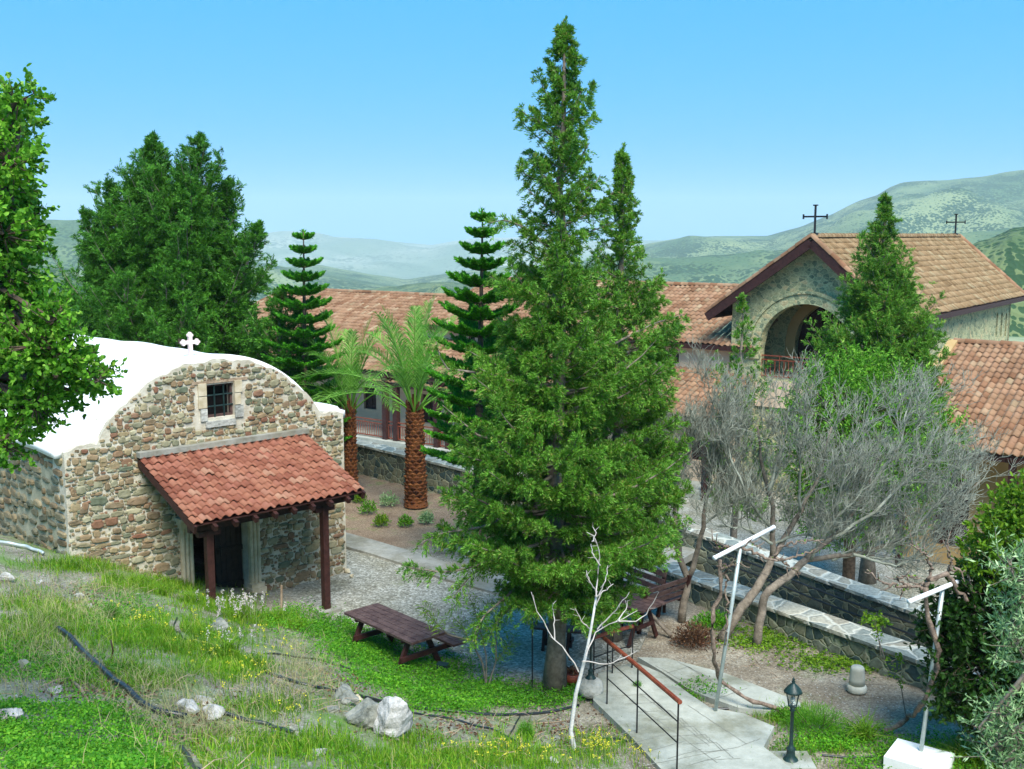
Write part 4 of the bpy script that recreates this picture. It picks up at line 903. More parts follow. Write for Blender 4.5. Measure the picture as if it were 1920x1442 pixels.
def spray(mb, pts, ntw, ll, nl, leafL, leafW, spread=.8, rise=.15, t0=.2, m=0, taper=True, grav=0.0):
    """twigs along a branch, each clothed in small scale leaves"""
    P, D, t = along(pts, ntw, t0, 1.0)
    d = unit(D*.75 + perp(D)*spread + np.array([0, 0, rise])); l = ll*RNG.uniform(.5, 1.15, ntw)*(1.15-.55*t if taper else 1)
    k = nl; s = RNG.uniform(.05, 1, (ntw, k))
    base = P[:, None]+d[:, None]*(l[:, None]*s)[:, :, None] + np.array([0, 0, -1.])*(grav*l[:, None]*s**2)[:, :, None]
    ld = unit(d[:, None]+RNG.normal(0, .36, (ntw, k, 3)))
    leaves(mb, (base+RNG.normal(0, leafL*.22, base.shape)).reshape(-1, 3), ld.reshape(-1, 3), leafL*RNG.uniform(.6, 1.3, ntw*k), leafW*RNG.uniform(.7, 1.2, ntw*k), m)
def conifer(name, label, base, H, tr, prof, nbr, mat, seed, group=None, tw=12, nl=16, ll=.3, leaf=(.085, .034), t_first=.1, up0=-.05, up1=.8, lean=(0, 0), curl=.35, extra=(), trunk_mat='bark_grey', leaders=(), grav=.1, asym=None, cat='tree', topk=.95, rvar=(.6, 1.18)):
    global RNG
    RNG = np.random.default_rng(seed); base = np.asarray(base, float)
    root = thing(name, base, label, cat, group); tb = MB(); fb = MB(); wb = MB()
    def stem(b0, top, r0, prof_, nb, tf, seedphase=0):
        n = 14; t = np.linspace(0, 1, n); w_ = RNG.normal(0, .03, (n, 3)); w_[0] = 0; w_[-1] = 0; w_[:, 2] = 0
        pts = b0 + (top-b0)*t[:, None] + w_; rr = r0*(1-t)**.8+.012; rr[0] *= 1.35
        tb.tube(pts, rr, 9)
        h = top[2]-b0[2]
        for i in range(nb):
            g_ = (i+RNG.uniform(0, 1))/nb; f = tf + (1-tf)*g_**topk
            R = np.interp(f, [q[0] for q in prof_], [q[1] for q in prof_])*RNG.uniform(*rvar)
            p = np.array([np.interp(f, t, pts[:, k]) for k in range(3)]); a = i*2.399+seedphase+RNG.normal(0, .3)
            if asym: R *= 1+asym*math.cos(a)
            R = max(R, .06); hd = np.array([math.cos(a), math.sin(a), 0]); el = up0+(up1-up0)*f + RNG.normal(0, .1)
            q = p + hd*R*.6 + Z3*(R*.6*math.tan(el)); e = p + hd*R + Z3*(R*(math.tan(el)+curl*RNG.uniform(.5, 1.4)))
            bp = bez(p, q, e, 6); wb.tube(bp, np.linspace(max(.008, min(.045, R*.02)), .004, 6), 4, 0, False)
            k = max(4, int(tw*(.35+R/1.6))); spray(fb, bp, k, ll*(.38+.62*min(1, R)), nl, leaf[0], leaf[1], 1.05, .12, .08 if R < 1 else .15, grav=grav)
            # side branchlets
            if R > .8:
                for s in (-1, 1):
                    for u in (.45, .7):
                        pp = bp[int(u*5)]; sdv = np.array([-hd[1], hd[0], 0])*s; ee = pp + (hd*.7+sdv*.8)*R*.33 + Z3*R*.10
                        b2 = bez(pp, (pp+ee)/2-Z3*.03, ee, 4); spray(fb, b2, max(3, int(k*.45)), ll*.85, nl, leaf[0], leaf[1], .9, .12, 0, grav=grav)
        P = top-Z3*h*.04; spray(fb, np.array([P, top+Z3*.12]), 10, .09, nl, leaf[0], leaf[1], .5, .5, 0)
    stem(base, base+np.array([lean[0], lean[1], H]), tr, prof, nbr, t_first)
    for (b0, tp, r0, pr, nb, tf) in leaders: stem(np.asarray(b0, float), np.asarray(tp, float), r0, pr, nb, tf, 1.3)
    for pts in extra:
        pts = np.asarray(pts, float); P, _, _ = along(pts, 10, 0, 1, False); wb.tube(P, np.linspace(min(.045, .02*np.linalg.norm(P[-1]-P[0])+.004), .006, 10), 5, 0, False)
        spray(fb, P, int(26*np.linalg.norm(P[-1]-P[0])+8), ll*.9, nl, leaf[0], leaf[1], 1.1, .05, .15, taper=False, grav=grav)
    tr_ = obj('trunk', tb, M[trunk_mat], root, True); obj('branches', wb, M[trunk_mat], root, True); obj('crown', fb, mat, root); return root
T1 = at_z(1040, 1290, .05)
e_ = lambda *q: [at_y(x, y, Y) for x, y, Y in q]
conifer('cypress_tree', 'tallest cypress, its spire rising far above the roofs in the middle of the court', T1, 10.6, .15,
        [(0, .8), (.08, 1.2), (.15, 1.7), (.2, 1.8), (.3, 1.75), (.40, 1.65), (.46, 1.45), (.54, 1.2), (.62, .85), (.66, .75), (.70, .66), (.78, .66), (.87, .5), (.94, .24), (1, .06)], 235, M['cyp'], 101,
        tw=34, nl=34, ll=.21, leaf=(.062, .016), topk=1.25, rvar=(.4, 1.25), t_first=.15, up0=-.32, up1=.45, lean=(.1, .25), curl=.34, grav=.6,
        extra=[e_((1030, 465, 17), (990, 430, 16.9), (950, 412, 16.8), (916, 418, 16.7)), e_((1030, 500, 17), (985, 470, 17), (955, 450, 17)),
               e_((1035, 1000, 17), (930, 1050, 16.3), (840, 1075, 15.9), (758, 1062, 15.7)), e_((1035, 940, 17), (900, 990, 16.4), (820, 1000, 16.2), (790, 1018, 16)), e_((1035, 1010, 17), (960, 1110, 16.3), (900, 1160, 15.9), (885, 1205, 15.8)), e_((1035, 1050, 17), (980, 1120, 16.4), (930, 1165, 16.2), (915, 1200, 16.1)), e_((1040, 1080, 17), (1010, 1130, 16.3), (985, 1170, 16.1)), e_((1040, 1060, 17), (1060, 1120, 16.3), (1085, 1160, 16.1)), e_((1035, 990, 17), (880, 1080, 16.1), (850, 1120, 15.9)), e_((1040, 1000, 17), (1080, 1100, 16.2), (1120, 1135, 16)),
               e_((1050, 700, 17.2), (1160, 640, 17.4), (1230, 605, 17.5), (1280, 590, 17.6)), e_((1050, 780, 17.2), (1180, 720, 17.3), (1262, 690, 17.4)), e_((1040, 260, 17), (1005, 230, 17), (975, 205, 17)), e_((1040, 340, 17), (1000, 320, 17), (975, 308, 17)), e_((1050, 330, 17), (1085, 300, 17.1), (1105, 268, 17.1)), e_((1050, 250, 17), (1075, 210, 17), (1090, 170, 17)), e_((1045, 200, 17), (1020, 170, 17), (1008, 135, 17)), e_((1050, 410, 17), (1100, 370, 17.1), (1125, 330, 17.2)), e_((1040, 400, 17), (1005, 370, 17), (985, 350, 17)),
               e_((1040, 700, 17), (900, 700, 16.6), (830, 690, 16.5), (818, 640, 16.5)), e_((1040, 850, 17), (900, 820, 16.4), (830, 760, 16.3)), e_((1045, 900, 17), (1170, 950, 17), (1240, 900, 17))])
T2 = at_z(1148, 1197, .05)
conifer('cypress_tree', 'second cypress in the court, shorter and just behind the tallest one', T2, 8.85, .14,
        [(0, .5), (.15, .7), (.25, 1.2), (.45, 1.2), (.6, 1.0), (.72, .7), (.82, .38), (.92, .22), (1, .05)], 170, M['cyp'], 102, tw=30, nl=30, ll=.21, leaf=(.062, .016), topk=1.0, rvar=(.6, 1.2), t_first=.2, up0=-.2, up1=.6, lean=(.08, .1), curl=.3, grav=.2)
# large spreading cypress behind the chapel
def at(px, py, Y): return at_y(px, py, Y)
LB = at_y(330, 760, 33); LB[2] = -1.2
tp = at(285, 262, 33)
conifer('cypress_tree', 'wide many topped dark cypress standing behind the white chapel roof', LB, tp[2]+1.2, .35,
        [(0, 2.2), (.2, 2.8), (.4, 2.8), (.55, 2.3), (.7, 1.6), (.82, .85), (.92, .35), (1, .06)], 230, M['cyp_dark'], 103, tw=24, nl=32, ll=.42, leaf=(.10, .026), rvar=(.5, 1.3), topk=1.0, t_first=.1, up0=.1, up1=.85, lean=(tp[0]-LB[0], 0), curl=.5, grav=0,
        leaders=[(LB+Z3*2, at(374, 262, 32.5), .2, [(0, .8), (.3, 2.2), (.6, 1.5), (.8, .75), (.93, .3), (1, .05)], 100, .2), (LB+Z3*2, at(203, 350, 32.5), .15, [(0, .5), (.3, 1.6), (.6, 1.4), (.85, .6), (1, .05)], 80, .2),
                 (LB+Z3*2, at(430, 345, 33), .15, [(0, .5), (.3, 1.6), (.6, 1.3), (.85, .55), (1, .05)], 75, .2), (LB+Z3*1.5, at(488, 425, 32), .15, [(0, .8), (.3, 1.5), (.6, 1.2), (.85, .5), (1, .05)], 70, .15), (LB+Z3*1.0, at(158, 400, 32), .15, [(0, .5), (.3, 1.3), (.6, 1.1), (.85, .4), (1, .05)], 60, .15),
                 (LB+np.array([.3, -1.5, 1]), at(345, 500, 30.5), .12, [(0, .8), (.4, 1.3), (.8, .5), (1, .05)], 50, .15), (LB+np.array([-1.5, -.8, 1]), at(240, 520, 30.5), .12, [(0, .8), (.4, 1.5), (.8, .6), (1, .05)], 50, .15)])
lb2 = at_y(130, 620, 36); lb2[2] = -1.5
conifer('cypress_tree', 'low hazy cypress left of the wide dark one, behind the chapel roof', lb2, at_y(130, 530, 36)[2]+1.5, .2, [(0, 1.6), (.4, 1.7), (.8, .7), (1, .1)], 50, M['cyp_dark'], 104, tw=18, nl=24, ll=.42, leaf=(.10, .028), up1=.8)
lb3 = at_y(528, 700, 31); lb3[2] = -.3
conifer('cypress_tree', 'dark bushy cypress between the wide cypress and the left hand palm', lb3, 6.1, .2, [(0, 1.7), (.3, 1.6), (.6, 1.2), (.85, .6), (1, .1)], 80, M['cyp_dark'], 105, tw=18, nl=26, ll=.40, leaf=(.10, .028), up1=.8, t_first=.02)
# church cypress
cb_ = at_y(1640, 800, 32); cb_[2] = -3.2
conifer('cypress_tree', 'feathery green cypress directly in front of the church gable roof', cb_, at_y(1646, 372, 32)[2]+3.2, .2, [(0, 1.8), (.3, 2.0), (.5, 1.95), (.6, 1.65), (.69, 1.25), (.82, .7), (.92, .3), (1, .04)], 170, M['cyp'], 106, tw=24, nl=32, ll=.36, leaf=(.09, .023), topk=1.05, rvar=(.65, 1.15), t_first=.2, up0=.1, up1=.65, curl=.4, grav=.05)
cb2 = at_y(1385, 760, 27); cb2[2] = -1.9
conifer('cypress_tree', 'small thin cypress in front of the left edge of the church porch', cb2, at_y(1384, 560, 27)[2]+1.9, .1, [(0, .8), (.3, 1.0), (.5, .95), (.7, .65), (.85, .3), (1, .06)], 42, M['cyp'], 107, tw=18, nl=26, ll=.28, leaf=(.08, .022), t_first=.25, up0=.2, up1=.7, curl=.5)

# Norfolk Island pines
def norfolk(label, base, top, Rmax, tiers, seed, first=.1, prof=None):
    global RNG
    RNG = np.random.default_rng(seed); base = np.asarray(base, float); top = np.asarray(top, float); H = top[2]-base[2]
    root = thing('norfolk_pine', base, label, 'tree', 'norfolk island pines'); tb = MB(); fb = MB(); wb = MB()
    tb.tube(base+(top-base)*np.linspace(0, 1, 12)[:, None], .14*(1-np.linspace(0, 1, 12))+.012, 8)
    for k in range(tiers):
        f = first+(1-first)*(k/(tiers-.3))**.92; p = base+(top-base)*f; R = Rmax*(np.interp(f, [q[0] for q in prof], [q[1] for q in prof]) if prof else (1-f)**.75)
        nb = 6 if f < .9 else 5; ph = RNG.uniform(0, 6)
        for i in range(nb):
            a = ph+i*2*PI/nb+RNG.normal(0, .08); hd = np.array([math.cos(a), math.sin(a), 0]); sdv = np.array([-hd[1], hd[0], 0]); Rr = R*RNG.uniform(.88, 1.08)
            bp = bez(p, p+hd*Rr*.5-Z3*Rr*.02, p+hd*Rr+Z3*Rr*(.10+.25*f), 8); wb.tube(bp, np.linspace(.03, .008, 8), 4, 0, False)
            nn_ = int(18+46*Rr); P, D, t = along(bp, nn_, .16, 1, False)
            for s in (-1, 1):
                l = (.20+.26*Rr)*(1-.55*t)*RNG.uniform(.8, 1.1, nn_); d = unit(D*.75+sdv*s*.62+Z3*(.16))
                m_ = 14; ss = np.linspace(.05, 1, m_)
                B = P[:, None]+d[:, None]*(l[:, None]*ss)[:, :, None]+Z3*(.10*l[:, None]*ss**2)[:, :, None]
                ld = unit(d[:, None]+RNG.normal(0, .35, (nn_, m_, 3))+Z3*.3); leaves(fb, B.reshape(-1, 3), ld.reshape(-1, 3), .085, .03)
            d = unit(D+RNG.normal(0, .3, D.shape)+Z3*.6); leaves(fb, np.repeat(P, 6, 0), np.repeat(d, 6, 0)+RNG.normal(0, .3, (nn_*6, 3)), .13, .035)
    P = top-Z3*.15; leaves(fb, np.repeat([top-Z3*.1], 14, 0)+RNG.normal(0, .03, (14, 3)), RNG.normal(0, .5, (14, 3))+Z3, .14, .04)
    obj('trunk', tb, M['bark_brown'], root, True); obj('branches', wb, M['bark_brown'], root); obj('crown', fb, M['norfolk'], root); return root
nb1 = at_y(568, 720, 30.5); nb1[2] = -.3
norfolk('slim tiered Norfolk pine rising behind the chapel beside the wide cypress', nb1, at_y(569, 430, 30.5), 1.3, 15, 201, .22, [(0, 1), (.25, 1), (.5, .85), (.65, .62), (.8, .42), (.92, .24), (1, .08)])
nb2 = at_y(893, 820, 23.5); nb2[2] = 0.05
norfolk('fuller Norfolk pine with flat tiers between the palms and the tallest cypress', nb2, at_y(905, 392, 23.5), 1.2, 15, 202, .3, [(0, 1), (.3, 1), (.48, .95), (.60, .78), (.72, .66), (.82, .44), (.92, .24), (1, .07)])

# palms
def palm(label, base, top_z, r0, r1, nf_, FL, seed, uprt=.9):
    global RNG
    RNG = np.random.default_rng(seed); base = np.asarray(base, float); H = top_z-base[2]
    root = thing('palm_tree', base, label, 'palm', 'palms beside the terrace wall'); tb = MB(); n = 14
    tb.tube([base+Z3*H*i/n for i in range(n+1)], [r0*1.15 if i == 0 else r0+(r1-r0)*i/n for i in range(n+1)], 12)
    rows = int(H/.095)
    for j in range(rows):
        z = (j+.5)*H/rows; r = r0+(r1-r0)*z/H
        for i in range(9):
            a = (i+.5*(j % 2))*2*PI/9+RNG.normal(0, .04); hd = np.array([math.cos(a), math.sin(a), 0]); sd_ = np.array([-hd[1], hd[0], 0]); w_ = r*2*PI/9*.5; h_ = H/rows*1.05
            c = base+Z3*z+hd*r*.97; o_ = RNG.uniform(.045, .085)
            A = c-sd_*w_; B = c+sd_*w_; D_ = c-Z3*h_*.9; U = c+Z3*h_*.55; T = c+hd*o_+Z3*h_*.35
            tb.add([A, D_, B, U, T], [[0, 1, 4], [1, 2, 4], [2, 3, 4], [3, 0, 4]])
    obj('trunk', tb, M['palm_trunk'], root)
    crown = base+Z3*H
    for k in range(nf_):
        fb = MB(); a = k*2.399+RNG.normal(0, .2); u = (k+.5)/nf_; el = 1.48-(1.48-.62)*u**1.3+RNG.normal(0, .06); hd = np.array([math.cos(a), math.sin(a), 0]); L = FL*RNG.uniform(.85, 1.1)
        
        if uprt > 1 and k == nf_-1: hd = nrm([-1, -.1, 0]); el = .95; L = 2.9
        d0 = hd*math.cos(el)+Z3*math.sin(el); arch = (.35+1.25*u)*RNG.uniform(.7, 1.3)*(.8 if u < .4 else 1.15)
        t = np.linspace(0, 1, 14)[:, None]; pts = crown+hd*r1*.4 + d0*L*t + hd*(arch*L*.32)*t**2.2 - Z3*(arch*L*.42)*t**2.6
        fb.tube(pts, np.linspace(.026, .004, 14), 4, 0, False)
        nl_ = 50; P, D, tt = along(pts, nl_, .22, 1, False); side = unit(np.cross(D, Z3+hd*.01)); upv = np.cross(side, D)
        ll_ = L*.19*np.sin(np.clip((tt-.12)/.88, 0, 1)*PI*.86+.25)**.7*RNG.uniform(.85, 1.1, nl_)
        for s in (-1, 1):
            ld = unit(D*1.0+side*s*.75+upv*.35+RNG.normal(0, .08, D.shape)); mid = P+ld*ll_[:, None]*.55; tip = P+ld*ll_[:, None]-Z3*(ll_*.22)[:, None]
            wv = unit(np.cross(ld, upv))*.011
            fb.quads(np.stack([P-wv*.5, P+wv*.5, mid+wv, mid-wv], 1)); fb.quads(np.stack([mid-wv, mid+wv, tip+wv*.1, tip-wv*.1], 1))
        obj('frond', fb, M['palm'], root)
    mb = MB()
    for i in range(40): a = RNG.uniform(0, 2*PI); hd = np.array([math.cos(a), math.sin(a), 0]); p = crown+hd*r1*.6-Z3*RNG.uniform(-.1, .3); mb.bar(p, p+hd*.12+Z3*RNG.uniform(.2, .45), .05, .02)
    obj('leaf_bases', mb, M['palm_trunk'], root); return root
pb2 = at_z(780, 948, 0.05); pz2 = at_y(775, 772, pb2[1])[2]
palm('thick trunked palm nearer the tall cypress, with long upright fronds', pb2, pz2, .30, .21, 24, 3.35, 301)
pb1 = at_z(659, 925, .05); pz1 = at_y(657, 775, pb1[1])[2]
palm('slimmer palm at the corner of the chapel with one long drooping frond', pb1, pz1, .17, .13, 17, 3.2, 302, 1.5)

# broadleaf crowns from clusters
def leafy(name, label, trunk_pts, trunk_r, blobs, mat, seed, ntw=60, nl=12, leafL=.08, leafW=.04, ll=.35, bark='bark_brown', cat='tree', limbs=True, group=None, out=.7, up=.25, oval=False):
    global RNG
    RNG = np.random.default_rng(seed); trunk_pts = np.asarray(trunk_pts, float)
    root = thing(name, trunk_pts[0], label, cat, group); tb = MB(); wb = MB(); fb = MB()
    tb.tube(trunk_pts, np.linspace(trunk_r, trunk_r*.4, len(trunk_pts)), 8)
    for (c, r) in blobs:
        c = np.asarray(c, float); r = np.asarray(r, float)*np.ones(3)
        if limbs:
            i = np.argmin(np.linalg.norm(trunk_pts-c-Z3*.3, axis=1)); p = trunk_pts[i]; mid = (p+c)/2+RNG.normal(0, .1, 3)-Z3*.05
            wb.tube(bez(p, mid, c, 6), np.linspace(trunk_r*.3, .012, 6), 5, 0, False)
        n = max(6, int(ntw*(r.mean()**1.6)/.25)); u = unit(RNG.normal(size=(n, 3))); rad = RNG.uniform(.35, 1, n)[:, None]**.6
        P = c+u*r*rad; d = unit(u*out+RNG.normal(0, .5, u.shape)+Z3*up); L = ll*RNG.uniform(.6, 1.2, n)
        s = np.linspace(.1, 1, nl); B = P[:, None]+d[:, None]*(L[:, None]*s)[:, :, None]; ld = unit(d[:, None]*.6+RNG.normal(0, .6, (n, nl, 3)))
        (ovals if oval else leaves)(fb, B.reshape(-1, 3), ld.reshape(-1, 3), leafL*RNG.uniform(.6, 1.25, n*nl), leafW*RNG.uniform(.7, 1.2, n*nl), 0, .12)
        for k in range(0, n, 3): wb.tube([c+(P[k]-c)*.3, P[k], P[k]+d[k]*L[k]], [.009, .006, .003], 3, 0, False)
    obj('trunk', tb, M[bark], root, True)
    if wb.v: obj('branches', wb, M[bark], root, True)
    obj('crown', fb, mat, root); return root
CY = 8.6
cl = [(48, 190, .17), (28, 222, .17), (50, 235, .13), (14, 262, .2), (30, 300, .2), (5, 330, .25), (25, 350, .2), (8, 390, .28), (48, 400, .2), (20, 440, .25), (52, 455, .16), (5, 500, .3), (38, 520, .22), (0, 570, .33), (45, 590, .27), (85, 585, .2), (110, 600, .13), (20, 640, .33), (70, 650, .27), (110, 655, .2), (0, 700, .33), (60, 705, .25), (100, 715, .19), (140, 680, .16), (168, 700, .15), (190, 715, .10), (150, 735, .10), (70, 760, .2), (20, 770, .25), (95, 745, .13), (5, 830, .2), (-30, 820, .3), (-40, 600, .4), (-40, 480, .35), (-40, 380, .3), (-60, 700, .4), (-30, 300, .25), (-20, 250, .18)]
blobs = [(at_y(x-(14 if y < 540 else 4), y, CY+.5*math.sin(x*.3+y*.11)), r*.85) for x, y, r in cl]
tg = at_y(-120, 1150, 8.6); tg[2] = tz(tg[0], tg[1])-.1
leafy('carob_tree', 'bright green carob tree reaching in over the chapel roof from the left edge', [tg, at_y(-110, 900, 8.6), at_y(-70, 700, 8.6), at_y(-40, 500, 8.5), at_y(0, 330, 8.5), at_y(30, 230, 8.5)], .14, blobs, M['carob'], 401, ntw=260, nl=14, leafL=.046, leafW=.032, ll=.16, up=.15, oval=True)
# trees in front of the church
cg = at_y(1600, 900, 29); cg[2] = -3.4
bl = [((at_y(x, y, 29+dy)), r) for x, y, r, dy in [(1560, 745, .9, 0), (1610, 720, .9, .5), (1670, 740, 1.0, 0), (1560, 780, 1.2, -.8), (1640, 800, 1.3, -.8), (1710, 800, 1.0, 0), (1530, 810, .8, 0), (1590, 870, 1.3, -1), (1690, 870, 1.1, -.5), (1740, 880, .8, 0), (1520, 890, .9, -.5), (1560, 950, 1.1, 0), (1670, 950, 1.1, 0), (1760, 830, .7, 0)]]
leafy('pine_tree', 'dense bright green bushy tree below the church porch, behind the bare trees', [cg, at_y(1600, 850, 29), at_y(1600, 760, 29)], .2, bl, M['carob'], 402, ntw=60, nl=18, leafL=.11, leafW=.045, ll=.5, up=.3)
# dark broadleaf tree at the right
dg = at_z(1850, 1330, 0); 
bl = [((at_y(x, y, 14.6+dy)), r) for x, y, r, dy in [(1872, 1000, .34, 0), (1905, 975, .4, 0), (1955, 965, .5, 0), (1860, 1050, .38, -.2), (1910, 1040, .5, -.3), (1965, 1060, .6, 0)]]
leafy('bushy_tree', 'yellow green bush top at the right edge below the side building', [dg+np.array([.3, .6, 0]), at_y(1880, 1100, 15), at_y(1890, 980, 14.8)], .08, bl, M['lime'], 403, oval=True, ntw=130, nl=13, leafL=.08, leafW=.04, ll=.22, up=.3)
bl = [((at_y(x, y, 14.3+dy)), r) for x, y, r, dy in [(1835, 1110, .42, .3), (1880, 1110, .5, 0), (1940, 1110, .6, 0), (1800, 1160, .5, .2), (1860, 1180, .6, 0), (1930, 1200, .6, 0), (1810, 1240, .5, 0), (1870, 1270, .6, 0), (1940, 1290, .6, 0), (1840, 1330, .45, 0), (1900, 1350, .5, 0), (1780, 1200, .3, .2), (1775, 1150, .2, .2), (1795, 1300, .3, 0)]]
leafy('bay_tree', 'very dark glossy leaved tree filling the right edge behind the olive sprays', [dg, at_y(1860, 1200, 14.4), at_y(1870, 1080, 14.3)], .1, bl, M['broad'], 404, oval=True, ntw=110, nl=13, leafL=.085, leafW=.04, ll=.25, up=.1)
# olive sprays in the right foreground
og = at_y(2060, 1442, 8.2); og[2] = tz(og[0], og[1])
bl = [((at_y(x, y, 8.0+dy)), r) for x, y, r, dy in [(1895, 1065, .13, 0), (1925, 1085, .18, 0), (1910, 1130, .14, 0), (1930, 1180, .2, 0), (1890, 1200, .12, .1), (1925, 1240, .15, 0), (1870, 1345, .13, 0), (1900, 1370, .17, 0), (1860, 1400, .12, 0), (1930, 1400, .2, 0), (1880, 1430, .16, 0), (1835, 1365, .07, 0), (1960, 1300, .2, 0), (1990, 1150, .3, 0), (2000, 1400, .3, 0)]]
leafy('olive_tree', 'silvery olive sprays hanging into the bottom right corner', [og, at_y(2040, 1300, 8.2), at_y(2000, 1150, 8.1)], .07, bl, M['olive'], 405, ntw=170, nl=12, leafL=.06, leafW=.014, ll=.2, out=.5, up=.5, bark='bark_grey')

# bare trees
def bare(name, label, stems, seed, depth=4, r0=.09, crown_dir=(0, 0, 1), twig=1.0, mat='bark_bare', ln=1.0, dens=1.0, group='bare trees above the garden wall', cat='tree'):
    """stems: explicit limbs; recursive twigs grow from each"""
    global RNG
    RNG = np.random.default_rng(seed); s0 = np.asarray(stems[0][0][0], float)
    root = thing(name, s0, label, cat, group); tb = MB(); wb = MB(); cd = np.asarray(crown_dir, float)
    def grow(p, d, L, r, lev):
        n = 5; pts = [p]; dd_ = d
        for i in range(n-1):
            dd_ = unit(dd_+RNG.normal(0, .24, 3)+cd*.16); pts.append(pts[-1]+dd_*L/(n-1))
        pts = np.array(pts); wb.tube(pts, np.linspace(r, r*.5, n), 5 if lev < 2 else 3, 0, False)
        if lev >= depth: return
        k = int((4 if lev < depth-1 else 3.4)*dens+RNG.random())
        for i in range(k):
            t = RNG.uniform(.25, 1); j = min(n-2, int(t*(n-1))); q = pts[j]+(pts[j+1]-pts[j])*(t*(n-1)-j); a = pts[j+1]-pts[j]
            nd = unit(unit(a)*.9+perp(a[None])[0]*.72+cd*.25); grow(q, nd, L*RNG.uniform(.55, .8), max(r*.58, .0048), lev+1)
    for pts, ra, rb, lev0, k in stems:
        pts = np.asarray(pts, float); P, D, t = along(pts, 14, 0, 1, False)
        P[1:-1] += RNG.normal(0, .012, (12, 3)); (tb if ra > .045 else wb).tube(P, np.linspace(ra, rb, 14), 8, 0, True)
        for i in range(int(k*1.25)):
            u = RNG.uniform(.25, 1) if ra > .045 else RNG.uniform(.1, 1); j = min(12, int(u*13)); nd = unit(D[j]*.8+perp(D[j][None])[0]*.75+cd*.35)
            if ra > .045 and u < .45: continue
            grow(P[j], nd, ln*RNG.uniform(.6, 1.15), max(rb*.5, .009), lev0)
    obj('trunk', tb, M['bark_grey'], root, True); obj('twigs', wb, M[mat], root, True); return root
Ys = lambda L: [at_y(x, y, Y) for x, y, Y in L]
b1 = at_z(1278, 1165, .02)
D1 = b1[1]
bare('bare_tree', 'bare tree forking low into two slender upright trunks next to the slatted bench', [
    ([b1, *Ys([(1290, 1085, D1), (1275, 1045, D1), (1266, 990, D1), (1268, 900, D1)])], .085, .03, 1, 8), (Ys([(1290, 1085, D1), (1308, 1040, D1), (1318, 985, D1), (1330, 900, D1+.3), (1345, 830, D1+.3)]), .06, .02, 1, 8),
    (Ys([(1268, 950, D1), (1240, 880, D1), (1220, 820, D1)]), .03, .012, 1, 8), (Ys([(1268, 920, D1), (1290, 850, D1-.4), (1300, 790, D1-.5)]), .03, .012, 1, 9), (Ys([(1320, 940, D1), (1370, 860, D1), (1390, 790, D1)]), .03, .012, 1, 9), (Ys([(1268, 960, D1), (1240, 930, D1), (1225, 890, D1)]), .02, .009, 1, 8), (Ys([(1318, 985, D1), (1360, 950, D1+.2), (1400, 930, D1+.3)]), .025, .010, 1, 10), (Ys([(1340, 860, D1), (1330, 800, D1), (1340, 740, D1)]), .025, .012, 1, 8)],
    501, depth=4, ln=.62, dens=1.1)
b2 = at_z(1352, 1200, .02); D2 = b2[1]; 
bare('bare_tree', 'bare tree with a leaning brown trunk crossing the garden wall and a broad twiggy crown', [
    ([b2, *Ys([(1390, 1140, D2), (1425, 1095, D2+.2), (1448, 1045, D2+.5)])], .10, .07, 3, 0), (Ys([(1448, 1045, D2+.5), (1450, 960, D2+.5), (1430, 880, D2+.5), (1420, 800, D2+.4)]), .06, .02, 1, 9), (Ys([(1448, 1045, D2+.5), (1500, 960, D2+.8), (1540, 880, D2+1), (1560, 800, D2+1)]), .06, .02, 1, 10),
    (Ys([(1450, 1000, D2+.5), (1400, 930, D2), (1370, 860, D2), (1360, 800, D2)]), .035, .014, 1, 10), (Ys([(1440, 920, D2), (1470, 830, D2), (1480, 760, D2)]), .03, .012, 1, 9), (Ys([(1448, 1020, D2+.5), (1500, 1000, D2+.6), (1570, 1010, D2+.8)]), .03, .010, 1, 11), (Ys([(1448, 1020, D2+.3), (1400, 990, D2+.2), (1350, 985, D2)]), .03, .010, 1, 10), (Ys([(1500, 960, D2), (1500, 860, D2-.3), (1520, 780, D2-.4)]), .03, .012, 1, 9)],
    502, depth=4, ln=.66, dens=1.0, crown_dir=(.1, 0, 1))
b3_ = at_z(1418, 1210, .02); D3 = b3_[1]
bare('bare_tree', 'bare tree with a crooked trunk bending right and a wide fan of grey twigs', [
    ([b3_, *Ys([(1426, 1150, D3), (1440, 1105, D3), (1480, 1080, D3+.2), (1510, 1050, D3+.4)])], .085, .065, 3, 0), (Ys([(1510, 1050, D3+.4), (1570, 1000, D3+.7), (1620, 930, D3+1), (1650, 850, D3+1)]), .055, .018, 1, 11), (Ys([(1510, 1050, D3+.4), (1600, 1040, D3+.6), (1700, 1010, D3+.8), (1790, 950, D3+1), (1840, 900, D3+1)]), .055, .012, 1, 14),
    (Ys([(1560, 1010, D3), (1640, 960, D3), (1720, 880, D3+.3), (1760, 800, D3+.3)]), .035, .012, 1, 12), (Ys([(1600, 1040, D3), (1680, 1060, D3), (1750, 1040, D3)]), .03, .012, 1, 9), (Ys([(1620, 930, D3), (1690, 830, D3), (1700, 770, D3)]), .03, .012, 1, 10), (Ys([(1560, 1000, D3), (1580, 900, D3-.4), (1610, 800, D3-.5)]), .03, .012, 1, 10), (Ys([(1700, 1010, D3), (1780, 920, D3), (1800, 850, D3)]), .03, .012, 1, 9), (Ys([(1560, 1050, D3+.5), (1620, 1020, D3+.6), (1690, 980, D3+.8)]), .03, .010, 1, 13), (Ys([(1520, 1050, D3), (1560, 980, D3-.2), (1640, 900, D3-.2)]), .03, .010, 1, 12), (Ys([(1620, 1045, D3+.4), (1700, 1050, D3+.5), (1770, 1000, D3+.6)]), .025, .010, 1, 11)],
    503, depth=4, ln=.70, dens=1.0, crown_dir=(.25, 0, .75))
